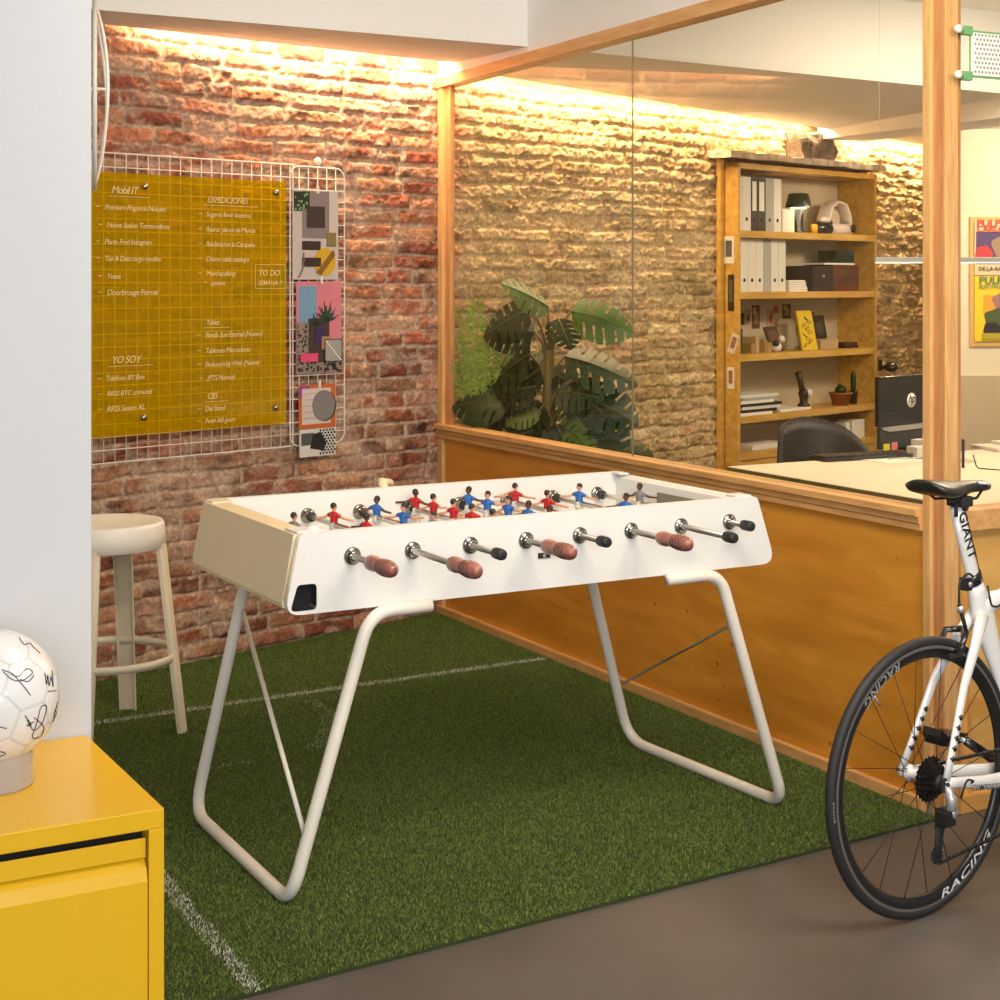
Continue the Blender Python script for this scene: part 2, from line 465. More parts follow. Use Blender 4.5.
_txt = {}
def text_geo(body, size=1.0, bold=0.0, shear=0.0, space=1.0):
    k = (body, bold, shear, space)
    if k not in _txt:
        c = bpy.data.curves.new('t', 'FONT'); c.body = body; c.size = 1.0; c.resolution_u = 2
        c.offset = bold; c.shear = shear; c.space_character = space
        o = bpy.data.objects.new('t', c); COL.objects.link(o)
        bpy.context.view_layer.update()
        me = o.to_mesh()
        _txt[k] = ([v.co.copy() for v in me.vertices], [list(p.vertices) for p in me.polygons])
        o.to_mesh_clear(); bpy.data.objects.remove(o); bpy.data.curves.remove(c)
    v, f = _txt[k]
    return [q * size for q in v], f
def add_text(mb, body, size, org, right, up, mt, bold=0.0, shear=0.0, space=1.0, center=False):
    v, f = text_geo(body, size, bold, shear, space)
    if not v: return
    r = Vector(right).normalized(); u = Vector(up).normalized(); o = Vector(org)
    dx = -max(q.x for q in v) / 2 if center else 0
    mb.add([o + r * (q.x + dx) + u * q.y for q in v], f, mt)

# value noise -------------------------------------------------------
def vnoise(x, y, seed=0, n=256):
    g = np.random.default_rng(seed).random((n, n))
    xi = np.floor(x).astype(int); yi = np.floor(y).astype(int)
    fx = x - xi; fy = y - yi; fx = fx * fx * (3 - 2 * fx); fy = fy * fy * (3 - 2 * fy)
    a = g[xi % n, yi % n]; b = g[(xi + 1) % n, yi % n]; c = g[xi % n, (yi + 1) % n]; d = g[(xi + 1) % n, (yi + 1) % n]
    return (a * (1 - fx) + b * fx) * (1 - fy) + (c * (1 - fx) + d * fx) * fy
def fbm(x, y, seed=0, o=4):
    s = 0; a = 0.5; t = 0
    for k in range(o):
        s = s + a * vnoise(x * 2 ** k + 7.3 * k, y * 2 ** k + 3.1 * k, seed + k); t += a; a *= 0.55
    return s / t

def grid_object(name, V, ni, nj, mt, cols=None, keep=None, smooth=True):
    """V (ni*nj,3)"""
    idx = np.arange(ni * nj).reshape(ni, nj)
    q = np.stack([idx[:-1, :-1], idx[1:, :-1], idx[1:, 1:], idx[:-1, 1:]], -1).reshape(-1, 4)
    if keep is not None: q = q[keep.reshape(-1)]
    me = bpy.data.meshes.new(name)
    me.vertices.add(len(V)); me.vertices.foreach_set('co', V.astype(np.float32).ravel())
    me.loops.add(q.size); me.loops.foreach_set('vertex_index', q.astype(np.int32).ravel())
    me.polygons.add(len(q)); me.polygons.foreach_set('loop_start', np.arange(0, q.size, 4, dtype=np.int32))
    me.update(calc_edges=True); me.validate()
    me.polygons.foreach_set('use_smooth', np.full(len(me.polygons), smooth))
    me.materials.append(mt)
    if cols is not None:
        a = me.color_attributes.new('Col', 'FLOAT_COLOR', 'POINT')
        c = np.ones((len(V), 4), np.float32); c[:, :3] = cols
        a.data.foreach_set('color', c.ravel())
    o = bpy.data.objects.new(name, me); COL.objects.link(o)
    return o

# ================================================================== STRUCTURE
mb = MB().box(-5, 6.5, -3.0, 12.5, -0.06, 0.0, 'floor')
struct(mb.build('floor'), 'grey brown resin floor with a dull sheen')

# brick wall -----------------------------------------------------------
S0, S1, ZT = -0.75, 7.05, 2.60
def brick_wall():
    st = 0.0068
    ni = int((S1 - S0) / st) + 1; nj = int(ZT / st) + 1
    s, z = np.meshgrid(np.linspace(S0, S1, ni), np.linspace(0, ZT, nj), indexing='ij')
    office = np.clip((s - 1.9) / 0.15, 0, 1)
    rub = np.clip((s - 2.9) / 1.6, 0, 1) * office                 # more broken to the right
    zw = z + 0.030 * (fbm(s * 1.1, z * 1.5, 3) - .5) + (0.022 + .03 * rub) * (fbm(s * 5, z * 6, 9) - .5) + .010 * (fbm(s * 16, z * 18, 19) - .5)
    sw = s + 0.02 * (fbm(s * 6, z * 7, 21) - .5)
    rh = 0.0685
    row = np.floor(zw / rh).astype(int); fz = zw - row * rh
    R = np.random.default_rng(5)
    dist = np.zeros_like(s); bid = np.zeros_like(row)
    for r in range(row.min(), row.max() + 1):
        L = []; x = S0 - 0.5 + R.random() * 0.2
        while x < S1 + .5:
            L.append(x); x += R.choice([0.27, 0.29, 0.30, 0.15, 0.25], p=[.3, .3, .15, .13, .12]) * (0.93 + .14 * R.random())
        L = np.array(L); m = row == r
        k = np.searchsorted(L, sw[m]) - 1; k = np.clip(k, 0, len(L) - 2)
        ds = np.minimum(sw[m] - L[k], L[k + 1] - sw[m]); dist[m] = ds
        bid[m] = k + (r + 10) * 97
    dz = np.minimum(fz, rh - fz)
    jn = 0.0034 + 0.012 * (fbm(s * 9, z * 12, 31) - .38)
    e = np.minimum(dist - jn * 1.35, dz - jn)
    soft = 0.006 + 0.010 * fbm(s * 14, z * 14, 77)
    f = np.clip(e / soft, 0, 1); f = 1 - (1 - f) ** 2.2           # pillow profile
    rnd = np.random.default_rng(8).random((bid.max() + 2, 8))
    b = rnd[bid]
    prot = (b[..., 0] - .5) * (0.006 + .002 * office) - np.where(b[..., 1] > .95, 0.008, 0)
    tilt = (b[..., 2] - .5) * 0.12 * (fz - rh / 2)
    big = fbm(s * .9, z * 1.2, 41)
    smear = np.clip((fbm(s * 3.2, z * 4.2, 55) - .58 + .06 * office) * 5, 0, 1)   # mortar left over bricks
    patch = np.clip((fbm(s * 11, z * 17, 151, 5) - .50) * 7, 0, 1)              # lime wash and mortar crumbs on the brick faces
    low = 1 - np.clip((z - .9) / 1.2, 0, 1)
    rough = (fbm(s * 24, z * 34, 61, 4) - .5)
    fine = (fbm(s * 60, z * 70, 64, 3) - .5)
    med = (fbm(s * 9, z * 14, 62, 3) - .5)
    depth = 0.0135 + .002 * office
    h = (f * depth * (1 - .45 * smear) + prot * f + tilt * f
         + rough * (0.012 + .014 * rub + .006 * office) + fine * (.012 + .006 * office) + med * (0.006 + .012 * rub) + (big - .5) * 0.008 - 0.01)
    chip = np.clip((fbm(s * 14, z * 20, 91, 3) - .66) * 8, 0, 1); h -= chip * .012
    # colours
    def C(*c): return np.array(srgb(*c))
    pal = np.array([C(188, 122, 92), C(176, 108, 82), C(202, 146, 112), C(160, 94, 74), C(186, 140, 110), C(150, 94, 76), C(200, 150, 116), C(178, 120, 92)])
    po = np.array([C(188, 162, 120), C(176, 150, 108), C(200, 176, 134), C(180, 148, 112), C(190, 166, 124), C(166, 142, 104), C(204, 184, 146), C(186, 158, 116)])
    k = (b[..., 3] * 8).astype(int) % 8
    cb = pal[k] * (1 - office[..., None]) + po[k] * office[..., None]
    tone = 0.40 + .72 * fbm(s * 18, z * 26, 101, 4) + .50 * (fbm(s * 55, z * 60, 103, 3)) 
    cb = cb * tone[..., None] * (0.72 + .5 * b[..., 4])[..., None]
    dark = np.clip((fbm(s * 10, z * 15, 131, 4) - .55) * 4, 0, 1)[..., None]
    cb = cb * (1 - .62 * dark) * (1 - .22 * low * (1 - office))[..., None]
    cm = (C(204, 182, 160) * (1 - office[..., None]) + C(208, 186, 146) * office[..., None]) * (0.30 + .62 * fbm(s * 20, z * 20, 111, 3) + .62 * fbm(s * 60, z * 60, 113, 3))[..., None]
    mk = (1 - np.clip(f * 2.2 - .25, 0, 1))
    mk = np.maximum(np.maximum(mk * .9, smear * .8), patch * (.50 + .12 * low))[..., None]
    c = cb * (1 - mk) + cm * mk
    whitening = (office * np.clip((z - 1.2) / 1.0, 0, 1) * np.clip((fbm(s * 2.2, z * 3, 171, 4) - .30) * 3, 0, 1) * .45)[..., None]  # office bricks go paler in patches towards the top
    c = c * (1 - whitening) + C(216, 198, 160) * whitening * (0.75 + .4 * fbm(s * 40, z * 40, 181, 3))[..., None]
    off = h
    X = s; Y = -off
    c0, s0 = math.cos(A_WALL), math.sin(A_WALL)
    V = np.stack([X.ravel(), Y.ravel(), z.ravel()], -1)
    sc = (s[:-1, :-1] + st / 2); zc = z[:-1, :-1] + st / 2
    keep = ~((sc > 3.985) & (sc < 5.375) & (zc < 2.14))
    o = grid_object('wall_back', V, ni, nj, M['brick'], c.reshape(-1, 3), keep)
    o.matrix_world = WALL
    return o
struct(brick_wall(), 'old exposed brick wall running behind the turf and the glazed office')
# masonry core behind the brick face, leaving a niche for the bookcase
mb = MB()
mb.box(S0, 3.95, 0.04, 0.30, 0, 2.9, 'stone'); mb.box(5.41, S1, 0.04, 0.30, 0, 2.9, 'stone')
mb.box(3.95, 5.41, 0.04, 0.30, 2.2, 2.9, 'stone'); mb.box(3.95, 5.41, 0.22, 0.30, 0, 2.2, 'stone')
o = mb.build('wall_back_core'); o.matrix_world = WALL; struct(o)

# ceiling
struct(MB().box(-5, 6.5, -0.6, 12.5, 2.87, 2.95, 'ceiling').build('ceiling'), 'plain white ceiling')
# soffit along the brick wall (front edge parallel to the turf edge)
def soffit(name, p_front, s_back, zs, zb, zt=2.87, off=0.165):
    """p_front: two world xy (left,right); s_back: two s on the wall"""
    B = [WALL @ Vector((s, -off, 0)) for s in s_back]
    pts = [(p_front[0][0], p_front[0][1]), (p_front[1][0], p_front[1][1]), (B[1].x, B[1].y), (B[0].x, B[0].y)]
    z = [zs[0], zs[1], zb[1], zb[0]]
    vs = [(x, y, q) for (x, y), q in zip(pts, z)] + [(x, y, zt) for x, y in pts]
    fs = [[3, 2, 1, 0], [4, 5, 6, 7]] + [[i, (i + 1) % 4, (i + 1) % 4 + 4, i + 4] for i in range(4)]
    mb = MB().add(vs, fs, 'ceiling')
    return struct(mb.build(name))
soffit('trim_1', [(-2.90, 4.916), (.160, 6.721)], [-.80, 1.80], (2.494, 2.494), (2.505, 2.505))
soffit('trim_2', [(.20, 6.745), (3.6, 8.75)], [1.86, 7.0], (2.494, 2.45), (2.475, 2.36))
# light trough strip
for nm, s0, s1, z in (('left', .20, 1.80, 2.55), ('office', 1.9, 4.78, 2.525), ('far', 5.15, 7.0, 2.445)):
    t = single(MB().box(s0, s1, -.100, -.085, z, z + .012, 'led'), 'led_strip',
               {'left': 'glowing warm light strip over the brick wall left of the glass partition',
                'office': 'glowing warm light strip over the brick wall inside the office, left of the ceiling beam',
                'far': 'glowing warm light strip over the brick wall right of the ceiling beam'}[nm], 'light strip', WALL, None)
# beam crossing from the brick wall toward the room
beam = MB(); beam.box(-0.02, 0.32, -3.4, -0.02, 2.36, 2.87, 'ceiling')
bx = WALL @ Vector((4.86, -.05, 0))
o = beam.build('trim_3'); o.matrix_world = Matrix.Translation((bx.x, bx.y, 0)) @ Matrix.Rotation(math.atan2(.475, .880), 4, 'Z'); struct(o)

# ---------------- partition wall (wood and glass)
part = bpy.data.objects.new('wall_partition', None); COL.objects.link(part); part.matrix_world = PART
part['kind'] = 'structure'; part['label'] = 'pine framed office partition with amber plywood below and glass above'
TP = 3.235
MB().box(0.065, 3.165, 0.0, 0.03, 0.04, 0.815, 'ply').build('plywood_panel', part)
MB().box(0.0, 3.165, -0.022, 0.0, 0.0, 0.042, 'pine', .003).build('base_rail', part)
mb = MB()
prof = [(-0.040, .872), (-0.040, .853), (-0.026, .848), (-0.026, .832), (-0.020, .826), (-0.020, .810), (.055, .810), (.055, .872)]
mb.prism(prof, 0.0, 3.158, 'pine', 'yz')
mb.build('sill_rail', part)
MB().box(0.0, 0.050, -0.014, 0.03, 0, 2.41, 'pine_v', .003).box(0.050, 0.100, 0.002, 0.026, .87, 2.41, 'pine_dk', .002).build('corner_post', part)
zr0 = lambda t: 2.408 + .0155 * t
vs = [(t, y, zr0(t) + dz) for t in (0, 3.26) for y, dz in ((-.028, 0), (.05, 0), (.05, .046), (-.028, .046))]
MB().add(vs, [[0, 1, 2, 3], [4, 5, 6, 7], [0, 1, 5, 4], [1, 2, 6, 5], [2, 3, 7, 6], [3, 0, 4, 7]], 'pine').build('top_rail', part)
MB().box(3.158, 3.19, -0.012, 0.02, 0.04, 2.40, 'pine_v', .003).box(3.19, TP - .003, 0.0, 0.02, 0, 2.40, 'pine_dk', .001).build('post_bead', part)
MB().box(TP - .055, TP, 0.004, 0.052, 0, 2.87, 'pine_v', .002).build('end_post', part)
MB().box(TP - .055, TP - .012, 0.052, 0.074, 0, 2.87, 'pine_dk', .002).build('post_side', part)
for i, (a, b) in enumerate(((.095, 1.591), (1.596, 3.17))):
    o = MB().box(a, b, 0.012, 0.020, .872, 2.415 + .0155 * a, 'glass').build('window_%d' % (i + 1)); o.matrix_world = PART
    struct(o, 'clear glass pane of the office partition')
# joint between the panes
o = MB().box(1.5925, 1.5950, 0.013, 0.019, .872, 2.43, mat('joint', (.25, .22, .15), .4)).build('glass_joint', part)
# return partition on the right
ret = bpy.data.objects.new('wall_partition_return', None); COL.objects.link(ret); ret.matrix_world = PART
ret['kind'] = 'structure'; ret['label'] = 'short pine and plywood return of the partition behind the bicycle'
MB().box(TP - .06, TP - .03, .074, 1.9, 0.04, .815, 'ply2').build('plywood_panel', ret)
MB().box(TP - .06, TP - .018, .115, .122, 0.04, .815, 'ply2').build('panel_batten', ret)
MB().box(TP - .06, TP - .010, .074, 1.9, 0.0, .05, 'ply2', .003).build('base_rail', ret)
MB().box(TP - .075, TP + .004, .074, 1.9, .810, .872, 'pine', .004).build('sill_rail', ret)
MB().box(TP - .075, TP - .01, 1.86, 1.93, 0, 2.45, 'pine_v', .003).build('end_post', ret)
MB().box(TP - .06, TP - .01, .074, 1.9, 2.395, 2.452, 'pine', .004).build('top_rail', ret)
o = MB().box(TP - .045, TP - .037, .074, 1.87, .872, 2.395, 'glass').build('window_3'); o.matrix_world = PART; struct(o, 'clear glass pane behind the bicycle')
# wall above the top rail
o = MB().box(-.02, 3.26, -0.012, 0.052, 2.452, 2.87, 'ceiling').build('wall_above_partition'); o.matrix_world = PART; struct(o, 'white wall strip above the pine top rail')

# white wall at the left edge, behind the yellow cabinet
CAB = frame(-.515, 2.485, A_CAB)
o = MB().box(-2.6, 0.010, .462, .60, 0, 2.87, 'white_wall').build('wall_left'); o.matrix_world = CAB; struct(o, 'plain white wall at the left edge of the photo')
o = MB().add([(-1.95, 5.74, 0), (-1.62, 3.2, 0), (-1.62, 3.2, 2.87), (-1.95, 5.74, 2.87), (-2.05, 5.74, 0), (-1.72, 3.2, 0), (-1.72, 3.2, 2.87), (-2.05, 5.74, 2.87)],
             [[0, 1, 2, 3], [4, 5, 6, 7], [0, 1, 5, 4], [3, 2, 6, 7], [0, 3, 7, 4], [1, 2, 6, 5]], 'white_wall').build('wall_alcove'); struct(o)
# office end wall with dado
o = MB().box(2.60, 6.4, 9.5, 9.65, .97, 2.87, 'plaster').box(2.60, 6.4, 9.485, 9.65, 0, .97, 'dado').build('wall_office'); struct(o, 'cream office wall with tan lower band')
o = MB().box(6.3, 6.45, -1, 12.4, 0, 2.87, 'white_wall').build('wall_right'); struct(o)

# ================================================================== TURF
def turf():
    d = np.array([.865, .502]); A = np.array([-.493, 3.416])
    a0 = A - d * 1.35; a1 = np.array([1.255, 4.470])
    w0 = WALL @ Vector((-.6, -.01, 0)); w1 = WALL @ Vector((1.815, -.01, 0))
    pc = PART @ Vector((0.03, -.024, 0)); pe = PART @ Vector((TP, -.024, 0))
    poly = [(a0[0], a0[1]), (pe.x, pe.y), (pc.x, pc.y), (w1.x, w1.y), (w0.x, w0.y), (-1.66, 3.6)]
    poly = [(a0[0], a0[1])] + poly[1:5] + [(-1.60, 5.35), (-1.60, 3.0)]
    root = thing('artificial_turf', 'green artificial turf mat with white pitch lines on the floor', 'artificial grass')
    MB().prism(poly, 0.0, 0.008, 'turf_base', 'xy').build('mat_base', root)
    n = 1150000
    P = np.array(poly); lo = P.min(0); hi = P.max(0)
    g = np.random.default_rng(3); pts = lo + g.random((n, 2)) * (hi - lo)
    inside = np.zeros(n, bool); j = len(P) - 1
    for i in range(len(P)):
        xi, yi = P[i]; xj, yj = P[j]
        c = ((yi > pts[:, 1]) != (yj > pts[:, 1])) & (pts[:, 0] < (xj - xi) * (pts[:, 1] - yi) / (yj - yi + 1e-12) + xi)
        inside ^= c; j = i
    pts = pts[inside]
    # leave out blades nobody can see (under the cabinet and behind the white wall)
    pts = pts[(pts[:, 0] / pts[:, 1] > -.36)]
    n = len(pts)
    mi = g.choice([0, 1, 2], n, p=[.46, .40, .14])
    def band(a, b, wd, prob, ext=(0, 1)):
        a = np.array(a); b = np.array(b); L = np.linalg.norm(b - a); u = (b - a) / L
        r = pts - a; t = r @ u; q = np.abs(r @ np.array([-u[1], u[0]]))
        return (t > 0) & (t < L) & (q < wd * (0.75 + .5 * g.random(n))) & (g.random(n) < prob)
    wmask = band((-1.9, 5.250), (.181, 6.508), .021, .60)
    wmask |= band((-1.40, 5.158), (-.500, 3.425), .021, .55)
    # faint worn arc
    arc = [(-.731, 5.927), (-.652, 5.80), (-.594, 5.641), (-.579, 5.445), (-.61, 5.25)]
    for i in range(4): wmask |= band(arc[i], arc[i + 1], .030, .12)
    wmask |= band((-.95, 5.02), (-.78, 5.12), .02, .12)
    mi[wmask] = 3
    h = 0.005 + 0.006 * g.random(n); a = g.random(n) * 2 * PI; wd = 0.0012 + .0007 * g.random(n)
    lean = g.normal(0, .0045, (n, 2))
    V = np.zeros((n, 3, 3), np.float32)
    V[:, 0, 0] = pts[:, 0] - np.cos(a) * wd; V[:, 0, 1] = pts[:, 1] - np.sin(a) * wd; V[:, 0, 2] = .006
    V[:, 1, 0] = pts[:, 0] + np.cos(a) * wd; V[:, 1, 1] = pts[:, 1] + np.sin(a) * wd; V[:, 1, 2] = .006
    V[:, 2, 0] = pts[:, 0] + lean[:, 0]; V[:, 2, 1] = pts[:, 1] + lean[:, 1]; V[:, 2, 2] = .006 + h
    me = bpy.data.meshes.new('grass_blades')
    me.vertices.add(n * 3); me.vertices.foreach_set('co', V.ravel())
    me.loops.add(n * 3); me.loops.foreach_set('vertex_index', np.arange(n * 3, dtype=np.int32))
    me.polygons.add(n); me.polygons.foreach_set('loop_start', np.arange(0, n * 3, 3, dtype=np.int32))
    for k in ('turf_a', 'turf_b', 'turf_c', 'turf_w'): me.materials.append(M[k])
    me.update(calc_edges=True)
    me.polygons.foreach_set('material_index', mi.astype(np.int32))
    o = bpy.data.objects.new('grass_blades', me); COL.objects.link(o); o.parent = root
    o['kind'] = 'stuff'
turf()

# ================================================================== FOOTBALL TABLE
def football_table():
    TB = Matrix.Translation((0, 0, -.006)) @ frame(-.484, 3.92, A_TAB)
    r = thing('football_table', 'white steel table football with cream tubular legs standing on the turf', 'football table', TB)
    Wd, L = .71, 1.39
    pan = [(-.040, .725), (1.455, .727), (L, .922), (0.0, .922)]
    def panel(y0, y1, hole):
        outl = [(p.x, p.y) for p in rpoly(pan, [.035, .035, .02, .02])]
        hs = []
        if hole:
            hs = [[(p.x, p.y) for p in rpoly([(-.026, .734), (.044, .734), (.044, .798), (-.006, .798)], .012)]]
        return MB().prism(outl, y0, y1, 'tab_white', 'xz', hs)
    front = panel(0.0, .022, True).build('front_panel', r)
    rc = [(p.x, p.y) for p in rpoly([(-.0258, .7342), (.0438, .7342), (.0438, .7978), (-.0059, .7978)], .012)]; nn = len(rc)
    MB().add([(a, .003, b) for a, b in rc] + [(a, .0205, b) for a, b in rc], [[i, (i + 1) % nn, (i + 1) % nn + nn, i + nn] for i in range(nn)] + [[i + nn for i in range(nn)]], 'black_gl').build('ball_chute', front)  # shallow black cup, paints the shade inside the ball hole
    panel(Wd - .022, Wd, False).build('rear_panel', r)
    # narrow raised lip on front panel's left edge
    lip = MB()
    lip.tube([(0.004, .008, .915), (-.033, .008, .760)], .006, 'tab_beige', 8)
    lip.build('edge_lip', front)
    # cream ends: slanting outside, top lip, inside wall
    def end(sgn):
        mb = MB()
        if sgn < 0:
            xs = lambda z: -.008 - .036 * (.918 - z) / .19
            xi = .066; out = [(xs(.748) + .020, .738), (xs(.748) + .004, .742), (xs(.756) - .0, .752), (xs(.90), .900), (xs(.918), .918), (.055, .916), (xi, .905), (xi, .730)]
        else:
            xs = lambda z: L + .062 * (.918 - z) / .19
            xi = L - .028; out = [(xs(.748) - .004, .730), (xs(.748) + .0, .742), (xs(.90), .900), (xs(.918) - .004, .916), (xi + .011, .914), (xi, .905), (xi, .730)]
        mb.prism(out, .022, Wd - .022, 'tab_beige' if sgn < 0 else 'tab_white', 'xz')
        return mb
    e = end(-1).build('end_wall', r); e['label'] = 'cream slanted end of the table'
    e = end(1).build('end_wall', r); e['label'] = 'white inner end with the goal mouth'
    # corner pads and goal mouth
    g = MB().prism([(p.x, p.y) for p in rpoly([(.235, .795), (.455, .795), (.455, .884), (.235, .884)], .004)], L - .030, L - .0275, flat('goal_shade', 132, 128, 112), 'yz').build('goal_mouth', r)  # flat grey plates at both ends paint the shaded goal recess
    MB().box(.062, .067, .235, .455, .795, .884, flat('goal_shade', 132, 128, 112)).build('goal_mouth', r)
    MB().box(-.0, .075, .02, .10, .918, .924, 'tab_white', .003).build('corner_pad', r)
    MB().box(-.0, .06, Wd - .07, Wd - .02, .917, .922, 'tab_beige', .002).build('corner_pad', r)
    MB().box(L - .055, L - .006, .018, .075, .918, .925, 'tab_white', .003).build('corner_pad', r)
    MB().box(L - .045, L - .008, Wd - .07, Wd - .02, .917, .923, 'tab_white', .003).build('corner_pad', r)
    MB().box(.06, L - .03, .022, Wd - .022, .772, .788, flat('pitch_white', 214, 214, 206)).build('playing_field', r)
    MB().box(.03, 1.40, .022, Wd - .022, .729, .733, 'tab_beige').build('base_plate', r)
    # score counters
    MB().lathe([(0, 0), (.013, 0), (.016, .005), (.013, .011), (0, .013)], 'tab_white', (.055, .055, .918)).build('score_counter', r)
    MB().tube([(.555, Wd - .006, .920), (.56, Wd + .03, .93), (.60, Wd + .045, .925)], [.012, .016, .012], 'tab_beige', 10).build('score_counter', r)
    # plate on front panel
    pl = MB().box(.668, .765, -.0015, 0.0, .806, .820, 'decal').box(.668, .705, -.0025, 0.0, .806, .820, 'black_mt')
    pl.lathe([(.0, 0), (.005, 0)], 'decal', (.686, -.003, .813), (0, -1, 0), 12)
    add_text(pl, 'RS BARCELONA', .009, (.709, -.0025, .8095), (1, 0, 0), (0, 0, 1), 'ink', bold=.01)
    pl.build('name_plate', front)
    # legs: one bent tube each end
    R = .0165
    def leg(x_in, x_top, x_bot):
        Z = .028
        left = x_bot < .5
        pts = [(x_in, -.018, .718), (x_top, -.018, .718), (x_bot, .018, Z), (x_bot + (.012 if left else -.03), .775, Z),
               (x_top - (.05 if left else 0), Wd - .005, .712), (x_in, Wd - .005, .712)]
        P = rpath(pts, [0, .085, .075, .085, .085, 0], 9)
        mb = MB().tube(P, R, 'leg', 14)
        lg = mb.build('leg_frame', r)
        for yy in (.10, .69):
            MB().lathe([(.015, .014), (.015, .020), (.006, .022), (.006, .028)], 'black_rub', (x_bot + (0 if x_bot < .5 else -.03 * yy), yy, .0)).build('rubber_foot', lg)
        return lg
    l1 = leg(.345, .178, -.018)
    l2 = leg(1.068, 1.245, 1.500)
    MB().tube([(.112, .705, .600), (.022, .008, .165)], .0065, 'leg', 8).build('brace_rod', r)
    MB().tube([(1.300, -.005, .570), (1.425, .745, .225)], .0045, 'steel', 8).build('brace_rod', r)
    # rods -----------------------------------------------------------
    rods = [(.138, 'wood', .235, 'gr', [.358]), (.303, 'wood', .346, 'red', [.475, .256]), (.467, 'cap', .172, 'blue', [.547, .37, .19]),
            (.632, 'wood', .234, 'red', [.63, .513, .387, .275, .155]), (.797, 'cap', .139, 'blue', [.607, .489, .365, .251, .135]),
            (.961, 'wood', .271, 'red', [.611, .42]), (1.126, 'cap', .243, 'blue', [.508, .252]), (1.291, 'cap', .104, 'gr', [.4255])]
    zr = .857
    gripprof = [(.009, 0), (.016, .003), (.019, .012), (.0195, .03), (.0175, .045), (.0155, .055), (.016, .062), (.0188, .068), (.0160, .072), (.0198, .077), (.0168, .083),
                (.0210, .089), (.0180, .096), (.0210, .103), (.0182, .110), (.0200, .118), (.017, .130), (.011, .134), (.010, .137), (.0, .137)]
    capprof = [(.009, 0), (.0135, .002), (.0145, .008), (.0145, .034), (.013, .040), (.009, .042), (0, .042)]
    for i, (u, kind, e, team, ws) in enumerate(rods):
        other = {'wood': 'cap', 'cap': 'wood'}[kind]
        Lr = 1.09
        y0 = -e + .02; y1 = y0 + Lr
        rod = MB().tube([(u, y0, zr), (u, min(y1, Wd + .30), zr)], .0078, 'steel', 10).build('rod', r)
        for which, yy, dr in ((kind, -e, 1), (other, min(y1, Wd + .30) + .02, -1)):
            if which == 'wood':
                hb = MB().lathe(gripprof, 'grip', (u, yy + dr * .137, zr), (0, -dr, 0), 18); [hb.lathe([(.0150, 0), (q_, .0006), (q_, .0018), (.0150, .0024)], 'grip_shade', (u, yy + dr * (.137 - p_), zr), (0, -dr, 0), 18) for p_, q_ in ((.071, .0186), (.082, .0193), (.095, .0203), (.109, .0203))]; hb.build('wooden_grip', rod)
            else:
                hb = MB().lathe(capprof, 'black_rub', (u, yy + dr * .042, zr), (0, -dr, 0), 16); hb.build('rubber_cap', rod)
        for yy, dr in ((0.0, -1), (.022, 1), (Wd - .022, -1), (Wd, 1)):
            MB().lathe([(.0225, 0), (.0225, .003), (.019, .006), (.013, .008), (.013, .013), (.009, .014)], 'chrome', (u, yy, zr), (0, dr, 0), 20).build('bearing', r)
        for k, wv in enumerate(ws):
            fig = figure(team, u, wv + .022, zr, 1 if kind == 'wood' else -1, i * 7 + k)
            fig.parent = rod
        # rubber buffers
        MB().lathe([(.009, 0), (.014, .002), (.014, .016), (.009, .018)], 'black_rub', (u, Wd - .060, zr), (0, 1, 0), 12).build('buffer', rod)
    return r

